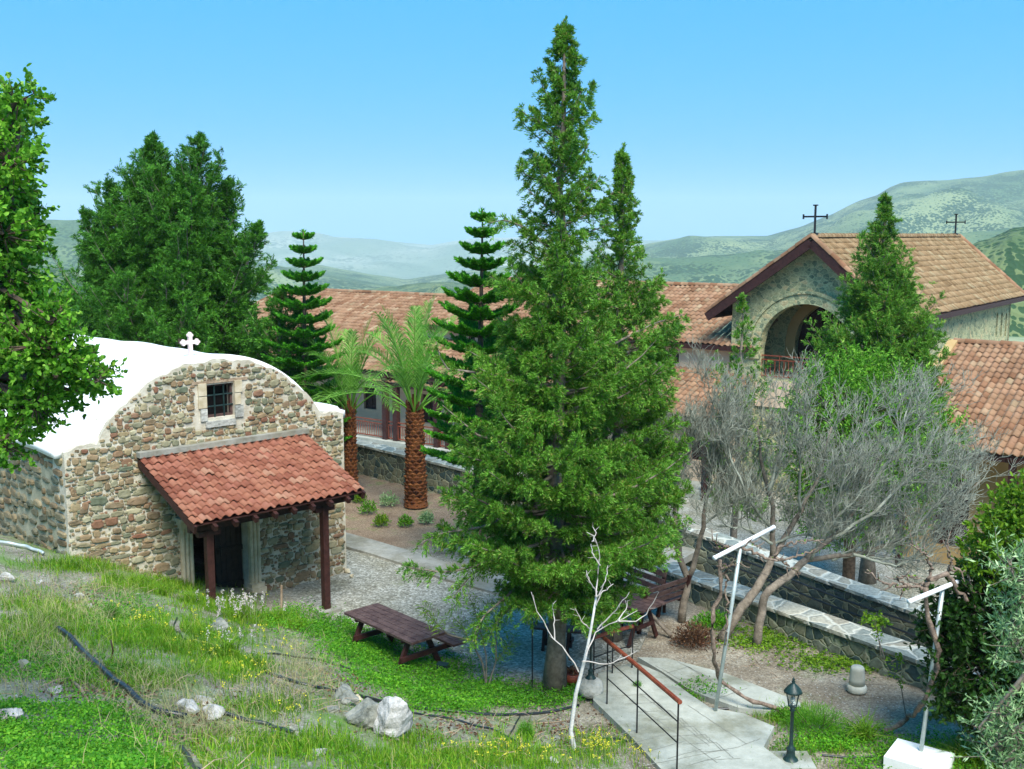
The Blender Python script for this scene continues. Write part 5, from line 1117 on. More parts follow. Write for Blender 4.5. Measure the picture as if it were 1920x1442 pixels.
# ------------------------------------------------------------------ furniture
def plank(mb, c, L, W, T, ax, ay, m=0): mb.box(c, ax*L/2, ay*W/2, Z3*T/2, m)
def on_ground(px, py, z=.05): return at_z(px, py, z)
# picnic table by the chapel
n0, n1 = at_z(645, 1150, .74), at_z(772, 1208, .74); f0 = at_z(700, 1139, .74)
ax = nrm((n1-n0)*[1, 1, 0]); ay = np.array([-ax[1], ax[0], 0]); 
if np.dot(f0-n0, ay) < 0: ay = -ay
Lt = np.linalg.norm(n1-n0); Wt = .74; cc = (n0+n1)/2+ay*Wt/2; cc[2] = 0.05
tbl = thing('picnic_table', cc, 'long dark brown picnic table on the gravel beside the chapel porch post', 'picnic table')
mb = MB()
for k in range(5): plank(mb, cc+ay*(-.30+k*.15)+Z3*.69, Lt, .138, .04, ax, ay)
obj('table_top', mb, M['wood_table'], tbl)
mb = MB()
for k in range(2): plank(mb, cc+ay*(.62+k*.15)+Z3*.40, Lt*.98, .138, .04, ax, ay)
obj('seat', mb, M['wood_table'], tbl)
for s in (-1, 1):
    mb = MB(); e = cc+ax*s*(Lt/2-.32); mb.bar(e+ay*.18+Z3*.64, e+ay*.48, .05, .09); mb.bar(e-ay*.18+Z3*.64, e-ay*.48, .05, .09); mb.bar(e-ay*.42+ax*.05+Z3*.33, e+ay*.84+ax*.05+Z3*.33, .045, .09); mb.bar(e-ay*.34+Z3*.64, e+ay*.34+Z3*.64, .05, .07); obj('leg_frame', mb, M['wood'], tbl)
# second table under the cypress
def simple_table(name, label, c, ax, L, W, h, grp=None, cat='picnic table'):
    ay = np.array([-ax[1], ax[0], 0]); t_ = thing(name, c, label, cat, grp); mb = MB(); k = int(W/.14)
    for i in range(k): plank(mb, c+ay*(-W/2+(i+.5)*W/k)+Z3*(h-.02), L, W/k*.92, .04, ax, ay)
    obj('table_top' if W > .5 else 'seat', mb, M['wood_table'], t_)
    for s in (-1, 1):
        mb = MB(); e = c+ax*s*(L/2-.25); g = W*.5
        mb.bar(e+ay*g*.3+Z3*(h-.06), e+ay*g*1.1, .045, .08); mb.bar(e-ay*g*.3+Z3*(h-.06), e-ay*g*1.1, .045, .08); mb.bar(e-ay*g*.7+ax*.05+Z3*h*.45, e+ay*g*.7+ax*.05+Z3*h*.45, .04, .07); obj('leg', mb, M['wood'], t_)
    return t_
tx = nrm(at_z(1210, 1160, .75)-at_z(1110, 1128, .75)); tx[2] = 0; tx = nrm(tx)
simple_table('picnic_table', 'dark picnic table under the two cypresses among the benches', at_z(1150, 1185, .05), tx, 1.9, .75, .74)
simple_table('low_bench', 'low dark backless bench behind the trunk of the tallest cypress', at_z(1044, 1217, .05), nrm(tx+np.array([.1, .5, 0])), .95, .28, .42, None, 'bench')
def garden_bench(label, c, ax, back, L=1.5):
    """c: ground centre, ax along the seat, back: direction from seat to backrest"""
    t_ = thing('garden_bench', c, label, 'bench', 'slatted benches with backs'); b_ = nrm(back)
    mb = MB()
    for k in range(4): plank(mb, c+b_*(-.2+k*.125)+Z3*.43, L, .1, .03, ax, b_)
    obj('seat', mb, M['wood_table'], t_); mb = MB()
    for k in range(3): p = c+b_*(.26+.05*k)+Z3*(.56+.14*k); mb.box(p, ax*L/2, b_*.014, Z3*.048+b_*.012)
    obj('backrest', mb, M['wood_table'], t_)
    for s in (-1, 1):
        mb = MB(); e = c+ax*s*(L/2-.06); mb.bar(e-b_*.22, e-b_*.22+Z3*.6, .06, .06); mb.bar(e+b_*.22, e+b_*.40+Z3*.92, .06, .06); mb.bar(e-b_*.27+Z3*.61, e+b_*.3+Z3*.61, .06, .04); mb.bar(e-b_*.2+Z3*.38, e+b_*.25+Z3*.38, .05, .06); obj('leg', mb, M['wood'], t_)
pA, pB = at_z(1182, 1172, .05), at_z(1250, 1150, .05)
gx = nrm(((at_z(1252, 1116, .9)-at_z(1180, 1140, .9)))*[1, 1, 0]); gb = np.array([gx[1], -gx[0], 0])
garden_bench('slatted dark bench with its back against the low garden wall end', at_z(1222, 1168, .05), gx, gb, 1.35)
gx2 = nrm((at_z(1212, 1104, .9)-at_z(1155, 1082, .9))*[1, 1, 0]); gb2 = np.array([-gx2[1], gx2[0], 0])
garden_bench('slatted dark bench behind the table, seen between the two cypress trunks and the wall', at_z(1180, 1145, .05), gx2, gb2, 1.3)
# railings beside the walkway
zt = .14
def rail_set(label, base, top_h, handmat, rails=(.42, .72), post_to=1.0, group='iron railings of the walkway', hand_ends=None):
    base = [np.asarray(b, float) for b in base]; t_ = thing('railing', base[len(base)//2], label, 'railing', group)
    for b in base: mb = MB(); mb.bar(b-Z3*.05, b+Z3*top_h, .022, .022, up=(1, 0, 0)); obj('post', mb, M['iron'], t_)
    for h in rails: mb = MB(); mb.tube([b+Z3*top_h*h for b in base], .010, 5); obj('rail', mb, M['iron'], t_)
    mb = MB(); P = [b+Z3*(top_h+.02) for b in base]
    if hand_ends is not None: P = [P[0]+hand_ends[0]]+P+[P[-1]+hand_ends[1]]
    mb.tube(P, .034, 8); obj('handrail', mb, handmat, t_); return t_
rb_ = [at_z(1138, 1320, zt), at_z(1194, 1374, zt), at_z(1269, 1448, zt)]
dr_ = nrm(rb_[2]-rb_[1])
rail_set('iron railing with a red brown handrail running down the left side of the pale walkway', rb_, 1.02, M['wood_red'], hand_ends=(-dr_*.12, dr_*.05))
rail_set('short iron railing with a red brown handrail at the far end of the walkway', [at_z(1185, 1252, .14), at_z(1148, 1262, .14), at_z(1113, 1275, .14)], .72, M['wood_red'], rails=(.25, .55))
mb = MB(); p = at_z(998, 1290, .05); mb.bar(p, at_y(998, 1148, p[1]), .022, .022, up=(1, 0, 0)); tag(obj('iron_post', mb, M['iron']), 'thin black iron post standing left of the tallest cypress trunk', 'post')
mb = MB(); p = at_z(527, 1152, .2); mb.tube([p-Z3*.2, at_y(528, 1098, p[1])], .022, 6); tag(obj('wooden_stake', mb, M['stick']), 'thin wooden stake in the ground in front of the chapel door', 'stake')
# lamp posts
def lamp(label, base, H, stone=False):
    base = np.asarray(base, float); t_ = thing('lamp_post', base, label, 'lamp post', 'green garden lamp posts'); b = base.copy()
    if stone:
        mb = MB(); 
        mb.lathe(b, [(.10, 0), (.2, .06), (.22, .16), (.18, .27), (.10, .32)], 14); obj('stone_ball', mb, M['grey_rock'], t_, True); b = b+Z3*.3
        H -= .3
    k = H/1.17
    mb = MB(); mb.lathe(b, [(.135*k, 0), (.135*k, .02*k), (.10*k, .05*k), (.06*k, .10*k), (.055*k, .17*k), (.065*k, .2*k), (.035*k, .23*k), (.027*k, .27*k), (.022*k, .72*k), (.04*k, .735*k), (.022*k, .75*k), (.045*k, .79*k)], 12); obj('post', mb, M['lampgreen'], t_, True)
    c = b+Z3*.79*k; mb = MB(); mb.lathe(c, [(.05*k, 0), (.06*k, .015*k), (.012*k, .016*k)], 6)
    for i in range(6): a = i*PI/3+.13; h = np.array([math.cos(a), math.sin(a), 0]); mb.bar(c+h*.055*k, c+h*.088*k+Z3*.19*k, .010, .010)
    mb.lathe(c+Z3*.188*k, [(.092*k, 0), (.095*k, .008*k), (.012*k, .012*k)], 6); obj('cage', mb, M['lampgreen'], t_)
    mb = MB(); mb.lathe(c+Z3*.02*k, [(.046*k, 0), (.078*k, .165*k)], 6); gl = obj('glass', mb, GL, t_)
    mb = MB(); mb.lathe(c+Z3*.02*k, [(.012*k, 0), (.016*k, .02*k), (.03*k, .06*k), (.03*k, .09*k), (.012*k, .12*k)], 10); obj('bulb', mb, M['plaster_white'], t_, True)
    mb = MB(); mb.lathe(c+Z3*.2*k, [(.125*k, 0), (.115*k, .02*k), (.075*k, .075*k), (.03*k, .115*k), (.02*k, .13*k), (.028*k, .145*k), (.012*k, .16*k), (.02*k, .175*k), (.002, .205*k)], 12); obj('cap', mb, M['lampgreen'], t_, True)
    return t_
m, t, o = newmat('clear_lamp_glass'); b_ = N(t, 'ShaderNodeBsdfPrincipled'); b_.inputs['Base Color'].default_value = (.8, .86, .82, 1); b_.inputs['Roughness'].default_value = .05; b_.inputs['Transmission Weight'].default_value = .9; b_.inputs['IOR'].default_value = 1.1
t.links.new(b_.outputs[0], o.inputs[0]); GL = m
lb_ = at_z(1482, 1430, .06); lt_ = at_y(1487, 1273, lb_[1])[2]
lamp('dark green lantern on a short post at the bottom right beside the pale walkway', lb_, lt_-.06)
mb = MB(); mb.box(lb_-Z3*.03, (.3, 0, 0), (0, .25, 0), (0, 0, .08)); tag(obj('lamp_plinth', mb, M['concrete']), 'pale concrete plinth under the nearer garden lantern', 'plinth')
l2 = at_z(1107, 1306, .05); lamp('dark green lamp post on a stone ball at the head of the walkway', l2, at_y(1112, 1178, l2[1])[2]-.05, True)
# trellis supports
def trellis(label, base, top, a, b, r=.03):
    t_ = thing('trellis_pole', base, label, 'pole', 'galvanised trellis poles'); mb = MB(); mb.tube([base, top], r, 10); obj('pole', mb, M['galv'], t_, True)
    mb = MB(); a = np.asarray(a); b = np.asarray(b); mb.tube([a, b], .033, 10); d = nrm(b-a); 
    mb.tube([b-d*.002, b+d*.012], .038, 10); mb.tube([a-d*.012, a+d*.002], .038, 10); obj('crossbar', mb, M['plaster_white'], t_, True); return t_
p1_ = at_z(1341, 1337, .1); tp1 = at_y(1388, 1028, p1_[1]-.15); trellis('leaning steel trellis pole rising from the walkway edge, white crossbar on top', p1_, tp1, at_y(1340, 1046, tp1[1]-.5), at_y(1450, 989, tp1[1]+.55))
p2_ = at_z(1727, 1408, .22); tp2 = at_y(1768, 1100, p2_[1]-.1); trellis('steel trellis pole standing on a whitewashed block, white crossbar on top', p2_, tp2, at_y(1705, 1128, tp2[1]-.5), at_y(1858, 1065, tp2[1]+.55))
bp_ = pts_z([(1683, 1384), (1790, 1413), (1768, 1452), (1657, 1418)], .22); mb = MB(); mb.prism([np.array([q[0], q[1], -.05]) for q in bp_][::-1], (0, 0, .27)); tag(obj('white_block', mb, M['whitewash']), 'whitewashed concrete block at the foot of the right trellis pole', 'block')
# wires between the poles
mb = MB()
for a, b, s in ((at_y(1345, 1045, tp1[1]-.5), at_y(1708, 1128, tp2[1]-.5), .12), (at_y(1448, 990, tp1[1]+.55), at_y(1856, 1067, tp2[1]+.55), .1), (at_y(1710, 1128, tp2[1]-.5), at_y(1990, 1200, tp2[1]), .06), (at_y(1800, 1095, tp2[1]), at_y(2000, 1160, tp2[1]), .06)):
    u = np.linspace(0, 1, 12); mb.tube(a+(b-a)*u[:, None]-Z3*(s*4*u*(1-u))[:, None], .003, 3, 0, False)
tag(obj('trellis_wires', mb, M['iron']), 'thin slack wires strung between the two steel trellis poles', 'wire')
# gnarled vines
def vine(label, lines, seed):
    global RNG
    RNG = np.random.default_rng(seed); t_ = thing('grape_vine', lines[0][0][0], label, 'vine', 'gnarled vines on the trellis'); 
    for k, (pts, ra, rb) in enumerate(lines):
        P, D, _ = along(np.asarray(pts), 26, 0, 1, False); P[1:-1] += RNG.normal(0, .018, (24, 3)); rr = np.linspace(ra, rb, 26)*(1+.25*RNG.normal(0, 1, 26).clip(-1, 1)); mb = MB(); mb.tube(P, rr, 7)
        if ra < .03:
            for j in (8, 14, 19, 23): d = unit(D[j]+perp(D[j][None])[0]*1.2); q = P[j]; mb.tube([q, q+d*.09, q+d*.16+Z3*.03], [.010, .008, .006], 4)
        obj('trunk' if k == 0 else 'cane', mb, M['bark_vine'], t_, True)
    lf = MB(); n = 0
    for pts, ra, rb in lines[1:]:
        P, D, _ = along(np.asarray(pts), 5, .3, 1); leaves(lf, np.repeat(P, 3, 0), RNG.normal(0, 1, (15, 3))+Z3, .035, .02)
    obj('buds', lf, M['lime'], t_); return t_
Yv = tp1[1]
v1b = at_z(1500, 1330, .08)
vine('left grape vine, its trunk sweeping up from the side path to the left trellis crossbar', [
    ([v1b, at_z(1420, 1322, .2), at_z(1350, 1275, .42), at_y(1335, 1230, Yv), at_y(1333, 1180, Yv), at_y(1350, 1120, Yv), at_y(1352, 1065, Yv), at_y(1350, 1050, Yv)], .032, .03),
    (Ys([(1345, 1062, Yv), (1365, 1062, Yv), (1390, 1055, Yv)]), .018, .012), (Ys([(1360, 1062, Yv), (1363, 1150, Yv), (1360, 1210, Yv)]), .018, .012),
    (Ys([(1375, 1025, Yv), (1410, 1035, Yv), (1450, 1048, Yv), (1480, 1050, Yv), (1500, 1040, Yv), (1530, 1030, Yv)]), .026, .012), (Ys([(1450, 1048, Yv), (1460, 1025, Yv), (1500, 1015, Yv), (1544, 1012, Yv)]), .022, .010), (Ys([(1375, 1025, Yv), (1350, 1028, Yv), (1335, 1008, Yv)]), .02, .010),
    (Ys([(1455, 1045, Yv), (1480, 1062, Yv), (1500, 1075, Yv)]), .02, .008), (Ys([(1390, 1030, Yv), (1405, 1015, Yv), (1425, 1030, Yv)]), .012, .006)], 601)
Yw = tp2[1]
v2b = at_z(1655, 1372, .06)
vine('right grape vine, its thick trunk curving up the trellis pole above the white block', [
    ([v2b, at_z(1700, 1350, .25), at_y(1735, 1310, Yw), at_y(1757, 1260, Yw), at_y(1758, 1220, Yw), at_y(1748, 1180, Yw), at_y(1735, 1130, Yw), at_y(1735, 1100, Yw)], .036, .04),
    (Ys([(1735, 1100, Yw), (1745, 1085, Yw), (1775, 1078, Yw), (1800, 1110, Yw), (1825, 1140, Yw), (1870, 1146, Yw), (1920, 1160, Yw)]), .036, .02),
    (Ys([(1735, 1100, Yw), (1700, 1100, Yw), (1665, 1098, Yw), (1645, 1085, Yw), (1625, 1068, Yw)]), .026, .010), (Ys([(1740, 1090, Yw), (1690, 1108, Yw), (1688, 1118, Yw)]), .016, .008),
    (Ys([(1740, 1090, Yw), (1745, 1060, Yw), (1735, 1035, Yw), (1708, 1022, Yw)]), .024, .010), (Ys([(1775, 1078, Yw), (1785, 1055, Yw), (1778, 1030, Yw), (1775, 1018, Yw)]), .022, .008),
    (Ys([(1775, 1078, Yw), (1800, 1065, Yw), (1815, 1085, Yw), (1820, 1105, Yw), (1838, 1113, Yw)]), .018, .008), (Ys([(1700, 1100, Yw), (1680, 1083, Yw), (1720, 1080, Yw)]), .016, .008)], 602)
# stone stump
sb = at_z(1606, 1296, .02); t_ = thing('stone_column_stub', sb, 'short pale broken stone column standing on the bare soil by the garden wall', 'column stub')
mb = MB(); mb.lathe(sb, [(.15, 0), (.165, .02), (.16, .09), (.135, .12)], 14); obj('base', mb, M['marble'], t_, True); mb = MB(); mb.lathe(sb+Z3*.12, [(.13, 0), (.125, .1), (.112, .25), (.108, .29), (.09, .31)], 14); obj('shaft', mb, M['marble'], t_, True)
# pots and small things
def rock(mb, c, s, seed, m=0, sub=2):
    r = np.random.default_rng(seed); import bmesh
    bm = bmesh.new(); bmesh.ops.create_icosphere(bm, subdivisions=sub+1, radius=1)
    V = np.array([v.co for v in bm.verts]); Fc = np.array([[v.index for v in f.verts] for f in bm.faces]); bm.free()
    for k in range(9): n = unit(r.normal(size=3)); d = r.uniform(.45, .8); h = V@n; V = V - np.maximum(h-d, 0)[:, None]*n*.85
    V = V*(1+.07*np.sin(V@r.normal(0, 4, 3)+1)[:, None]+.05*np.sin(V@r.normal(0, 9, 3))[:, None]+.025*np.sin(V@r.normal(0, 18, 3))[:, None])
    mb.add(np.asarray(c)+V*np.asarray(s), Fc, m)
pb = at_z(1072, 1282, .05); t_ = thing('flower_pot', pb, 'brown woven pot of dry brown leaves beside the tallest cypress trunk', 'pot')
mb = MB(); mb.lathe(pb, [(.11, 0), (.15, .1), (.16, .2), (.14, .2), (.12, .16)], 14); obj('pot', mb, M['wood_red'], t_, True)
mb = MB(); leaves(mb, pb+Z3*.2+RNG.normal(0, .06, (90, 3)), RNG.normal(0, 1, (90, 3))+Z3, .08, .03); obj('dry_leaves', mb, M['dead'], t_)
rc = at_z(1235, 1058, .1); mb = MB(); mb.lathe(rc, [(.06, 0), (.075, .03), (.07, .22), (.08, .24), (.055, .25)], 12); tag(obj('clay_pot', mb, M['clay'], None, True), 'small orange clay pot at the far end of the garden wall', 'pot')
sbx = at_z(826, 1262, .04); mb = MB(); mb.prism([sbx+[-.13, 0, 0], sbx+[.13, 0, 0], sbx+[.11, -.02, .13], sbx+[-.08, 0, .15]], (.03, .16, 0)); tag(obj('floodlight', mb, M['lampgreen']), 'small dark floodlight lying on the gravel edge past the picnic table', 'floodlight')
for k, (px, py, s, lab) in enumerate([(652, 1072, .09, 'larger pale rubble stone at the chapel corner'), (660, 1080, .06, 'smaller pale rubble stone at the chapel corner')]):
    mb = MB(); c = at_z(px, py, .08); rock(mb, c, (s, s, s*.8), 40+k); tag(obj('stone', mb, M['dressed']), lab, 'stone', 'stones at the chapel corner')
# fallen log over the bench
mb = MB(); mb.tube([at_z(1258, 1192, .06), at_y(1205, 1135, at_z(1258, 1192, .06)[1]+.4), at_y(1140, 1078, at_z(1258, 1192, .06)[1]+.5)], [.04, .035, .03], 7); tag(obj('leaning_branch', mb, M['bark_grey'], None, True), 'long bare branch leaning across the benches towards the garden wall', 'branch')

# ------------------------------------------------------------------ hillside: boulders, rocks, pipes, sticks
m, t, o = newmat('stained_rock'); tc_ = N(t, 'ShaderNodeTexCoord').outputs['Object']
r_a = ramp(t, [(.30, (.13, .13, .11)), (.42, (.34, .34, .30)), (.52, (.58, .56, .52)), (.7, (.78, .77, .74))], noise(t, 4.5, 9, .7, tc_)); bsdf(t, o, r_a.outputs[0], .95, noise(t, 8, 10, .75, tc_), 1.0, .06); M['white_rock'] = m
m, t, o = newmat('dull_rock'); tc_ = N(t, 'ShaderNodeTexCoord').outputs['Object']
r_a = ramp(t, [(.32, (.08, .09, .075)), (.5, (.25, .26, .22)), (.7, (.46, .45, .38))], noise(t, 5, 9, .7, tc_)); bsdf(t, o, r_a.outputs[0], .95, noise(t, 9, 10, .75, tc_), 1.0, .05); M['grey_rock'] = m
def hillrock(px, py, s, seed, mat, label, grp='pale rocks on the grassy bank', name='rock', sink=.45, sub=3):
    P = hit(px, py); mb = MB(); rock(mb, P+Z3*s[2]*(1-sink), s, seed, 0, sub); return tag(obj(name, mb, mat), label, 'rock', grp)
BG = None
hillrock(738, 1385, (.31, .24, .29), 70, M['white_rock'], 'biggest white boulder on the bank, its right face blown bright', None, 'boulder', .1, 3)
hillrock(688, 1362, (.30, .2, .19), 71, M['grey_rock'], 'grey boulder leaning on the left of the biggest white boulder', None, 'boulder', .15, 3)
hillrock(645, 1316, (.2, .17, .15), 72, M['grey_rock'], 'dull grey green rock above and left of the white boulder', None, sub=3)
hillrock(672, 1322, (.11, .1, .09), 73, M['dressed'], 'cream coloured rock touching the dull grey green rock', None)
rk = [(412, 1185, .17, 'flat slanting grey slab below the pink flowers'), (350, 1335, .13, 'white rough rock left of the thick black pipe gap'), (400, 1345, .13, 'white rough rock at the middle of the bank above the dead roots'), (380, 1318, .10, 'small white rock topping the rough white pair'),
      (430, 1392, .06, 'small very white stone in the lower grass'), (15, 1350, .12, 'white rock at the lower left edge'), (10, 1090, .12, 'pale green white rock at the upper left edge'), (75, 1095, .06, 'small bright stone at upper left beside the edge rock'),
      (150, 1120, .07, 'white stone among dead roots at upper left'), (168, 1140, .06, 'small white stone just below the stone among dead roots'), (600, 1415, .08, 'pale half buried stone at the bottom left of the boulder'), (470, 1370, .06, 'chalky stone beside the lower pipe end'),
      (1035, 1432, .07, 'round tan stone at the foot of the white sapling'), (968, 1338, .055, 'round brown stone on the pipe below the ground cover'), (1008, 1332, .05, 'round bluish stone right of the brown one on the pipe'), (620, 1335, .08, 'reddish grey stone left of the boulders'),
      (560, 1330, .06, 'small grey stone on the bare soil left of the reddish one'), (100, 1300, .08, 'grey white stone above the clover patch'), (45, 1255, .09, 'grey stone half in grass at the left edge'), (1385, 1405, .10, 'crumbly white stone at the torn edge of the walkway'), (1420, 1385, .08, 'crumbly pale stone by the lamp at the walkway edge')]
for i, (px, py, s, lab) in enumerate(rk):
    hillrock(px, py, (s*RNG.uniform(1.0, 1.5), s*.95, s*RNG.uniform(.6, .85)), 80+i, M['white_rock'] if 'white' in lab or 'pale' in lab or 'bright' in lab or 'chalk' in lab else M['grey_rock'], lab)
# rubble too fine to count
mb = MB(); nmk = 0
rr = np.random.default_rng(5)
for i in range(3000):
    px, py = rr.uniform(0, 1180), rr.uniform(1040, 1442); 
    if py < 1040+max(0, px-120)*.21 and px < 640: continue
    if px > 640 and py < 1235+(px-640)*.18: continue
    P = hit(px, py); s = rr.uniform(.006, .024)*(1 if rr.random() < .95 else 2.2)
    K = 5; a = np.arange(K)*2*PI/K+rr.uniform(0, 6); rg = np.stack([np.cos(a)*s*rr.uniform(.7, 1.3, K), np.sin(a)*s*rr.uniform(.7, 1.3, K), np.full(K, -.01)], 1); tp_ = rg*.6+[0, 0, s*.8]
    mb.add(np.concatenate([P+rg, P+tp_]), [[k, (k+1) % K, K+(k+1) % K, K+k] for k in range(K)]); mb.add(P+tp_, [list(range(K))])
struct(obj('rubble', mb, M['grey_rock']), 'stuff')
PIPES = []
def pipe(label, pix, r, lift=.0, mat=None, zero=None):
    mb = MB(); K = [hit(a, b) for a, b in pix]; K = np.array(K); P, _, _ = along(K, 60, 0, 1, False)
    # smooth in plan, then lay on the ground
    for _ in range(6): P[1:-1] = (P[:-2]+2*P[1:-1]+P[2:])/4
    P[:, 2] = terrain(P[:, 0], P[:, 1])+r+lift
    for _ in range(3): P[1:-1, 2] = (P[:-2, 2]+2*P[1:-1, 2]+P[2:, 2])/4
    PIPES.extend([tuple(q[:2]) for q in P[::2]])
    mb.tube(P, r, 8); tag(obj('irrigation_pipe', mb, mat or M['pvc'], None, True), label, 'pipe', 'irrigation pipes on the bank')
pipe('thickest black pipe, running down through the grass at the left', [(110, 1185), (140, 1212), (180, 1250), (215, 1285), (262, 1325), (300, 1345), (350, 1352)], .032, .02)
pipe('black pipe continuing right of the white rocks in the lower grass', [(395, 1338), (450, 1352), (500, 1362), (550, 1378)], .024)
pipe('long black pipe curving across the bank past the boulders to the walkway', [(500, 1265), (580, 1290), (690, 1312), (800, 1330), (900, 1342), (990, 1342), (1085, 1325)], .022)
pipe('thinner black pipe below the long one, ending near the dead twigs', [(690, 1315), (780, 1340), (860, 1352), (920, 1368), (970, 1392)], .016)
pipe('short loop of black hose beside the grey slab', [(332, 1160), (325, 1180), (345, 1200), (370, 1205)], .012)
pipe('thin black hose high on the bank near the ground cover edge', [(495, 1228), (560, 1235), (620, 1245), (665, 1258)], .014)
pipe('grey plastic pipe at the upper left beside the chapel wall', [(-20, 1018), (20, 1024), (50, 1030), (82, 1044)], .03, .02, M['galv'])
pipe('black pipe end at the bottom edge left of centre', [(340, 1405), (355, 1425), (372, 1450)], .022)
pipe('black pipe lying along the edge of the side path', [(1250, 1330), (1300, 1333), (1380, 1331), (1440, 1334)], .02)
pipe('black pipe in the plants left of the white block', [(1540, 1420), (1590, 1425), (1640, 1422)], .018)
pipe('irrigation hose loop rising from the thin pipe end', [(955, 1382), (965, 1362), (975, 1345)], .012)
for i, (a, b, r, lab) in enumerate([((128, 1275), (168, 1322), .02, 'reddish broken stick above the clover'), ((170, 1290), (232, 1335), .026, 'pale split branch right of the reddish stick'), ((372, 1390), (425, 1440), .02, 'bare stick at the bottom among dry grass'), ((208, 1240), (208, 1200), .012, 'dark upright stake in the grass by the thick pipe'), ((245, 1345), (262, 1385), .016, 'grey stick slanting beside the clover patch'), ((952, 1415), (1010, 1428), .012, 'thin dry twig on the ground near the sapling'), ((1000, 1358), (1080, 1350), .010, 'long thin twig on the bare soil under the walkway')]):
    A, B = hit(*a), hit(*b); mb = MB()
    if i == 3: B = at_y(b[0], b[1], A[1])
    mid = (A+B)/2+RNG.normal(0, .015, 3); mb.tube([A+Z3*(.0 if i == 3 else r), mid+Z3*(0 if i == 3 else r*1.6), B+Z3*(0 if i == 3 else r)], [r, r*.9, r*.6], 6); tag(obj('stick', mb, M['stick'] if i != 3 else M['wood'], None, True), lab, 'stick', 'sticks on the bank')
# green hose piece & dead shrub
mb = MB(); A, B = at_z(1128, 1388, .2), at_z(1180, 1396, .2); mb.tube([hit(1128, 1388)+Z3*.03, hit(1155, 1390)+Z3*.05, hit(1180, 1394)+Z3*.03], .014, 6); tag(obj('garden_hose', mb, M['lampgreen'], None, True), 'short piece of green hose on the soil beside the walkway', 'hose')
def bush(name, label, P, R, mat, n, L, Wd, seed, cat='bush', stems=5, up=.5, grp=None, stemmat='bark_brown'):
    global RNG
    RNG = np.random.default_rng(seed); t_ = thing(name, P, label, cat, grp); sb_ = MB(); fb = MB(); R = np.asarray(R, float)*np.ones(3); P = np.asarray(P, float)
    for k in range(stems):
        a = RNG.uniform(0, 2*PI); e = P+np.array([math.cos(a)*R[0]*.6, math.sin(a)*R[1]*.6, R[2]*RNG.uniform(.9, 1.6)]); sb_.tube([P, P+(e-P)*.5+RNG.normal(0, .02, 3), e], [.010, .008, .004], 4, 0, False)
    u = unit(RNG.normal(size=(n, 3))); u[:, 2] = np.abs(u[:, 2])*1.0; Q = P+Z3*R[2]*.15+u*R*RNG.uniform(.3, 1, (n, 1))*[1, 1, 1.5]
    leaves(fb, Q, unit(u+RNG.normal(0, .6, u.shape)+Z3*up), L*RNG.uniform(.6, 1.3, n), Wd*RNG.uniform(.7, 1.2, n), 0, .1)
    obj('stems', sb_, M[stemmat], t_); obj('leaves', fb, mat, t_); return t_
bush('dead_shrub', 'brown heap of dead leaves below the bare tree trunks', at_z(1300, 1212, .0), (.42, .35, .28), M['dead'], 2200, .06, .02, 701)
bush('green_shrub', 'green weeds at the foot of the bare trees behind the dead leaves', at_z(1340, 1178, .0), (.5, .3, .2), M['clover'], 1600, .06, .025, 702)
bush('fennel_bush', 'feathery green fennel bush between the lamp and the strap leaved plant', at_z(1530, 1375, .0), (.55, .4, .26), M['clover'], 5200, .07, .006, 703)
bush('green_shrub', 'low green plants right of the side path near the lantern', at_z(1480, 1350, .0), (.35, .25, .12), M['carob'], 1500, .04, .02, 704)
for i, (px, py, s, lab) in enumerate([(690, 962, .28, 'leafy bush in the palm bed near the chapel corner'), (730, 948, .3, 'bush with tall stems left of the thick palm'), (715, 985, .22, 'low bright bush at the front of the palm bed'), (760, 985, .2, 'small dull bush under the thick palm'), (800, 980, .2, 'bright low bush right of the thick palm trunk'), (675, 940, .2, 'small bush hugging the slim palm trunk')]):
    bush('bed_shrub', lab, at_z(px, py, .04), (s, s, s*.8), [M['carob'], M['olive'], M['lime']][i % 3], 420, .08, .03, 710+i, grp='shrubs in the palm bed')
# young shrubs
def sapling(label, pix_stems, Y, mat, n, L, Wd, seed, cat='shrub', sp=.16, bark='bark_grey', name='young_shrub', twigs=3, r=.016):
    global RNG
    RNG = np.random.default_rng(seed); S_ = [Ys([(x, y, Y) for x, y in st]) for st in pix_stems]; t_ = thing(name, S_[0][0], label, cat); sb_ = MB(); fb = MB()
    for st in S_:
        P, D, t = along(np.array(st), 12, 0, 1, False); sb_.tube(P, np.linspace(r, r*.25, 12), 6, 0, False)
        if n:
            Q, D, t = along(np.array(st), n, .45, 1); d = unit(D*.5+perp(D)*1+Z3*.2); Q = Q+perp(D)*RNG.uniform(0, sp, (n, 1)); leaves(fb, Q, d+Z3*.1, L*RNG.uniform(.6, 1.2, n), Wd, 0, .05, .25)
    obj('stems', sb_, M[bark], t_, True)
    if n: obj('leaves', fb, mat, t_)
    return t_
ob = at_z(912, 1290, .05)
sapling('slender oleander with narrow leaves between the picnic table and the tallest cypress', [[(912, 1288), (905, 1240), (880, 1200), (860, 1165), (840, 1150)], [(912, 1288), (912, 1230), (900, 1180), (890, 1140), (880, 1120)], [(915, 1288), (930, 1240), (950, 1215), (965, 1190)], [(912, 1288), (905, 1245), (890, 1215), (905, 1150), (925, 1130)], [(880, 1200), (840, 1190), (800, 1150), (790, 1135)], [(930, 1240), (930, 1190), (940, 1150), (960, 1130)]], ob[1], M['lime'], 210, .14, .014, 721)
sapling('thin stemmed young shrub with yellow green tips right of the stone stub', [[(1700, 1352), (1690, 1290), (1672, 1240), (1662, 1225)], [(1672, 1240), (1690, 1232)], [(1660, 1240), (1645, 1190), (1640, 1160)]], at_z(1700, 1352, .02)[1], M['lime'], 60, .07, .03, 722, sp=.1, r=.010)
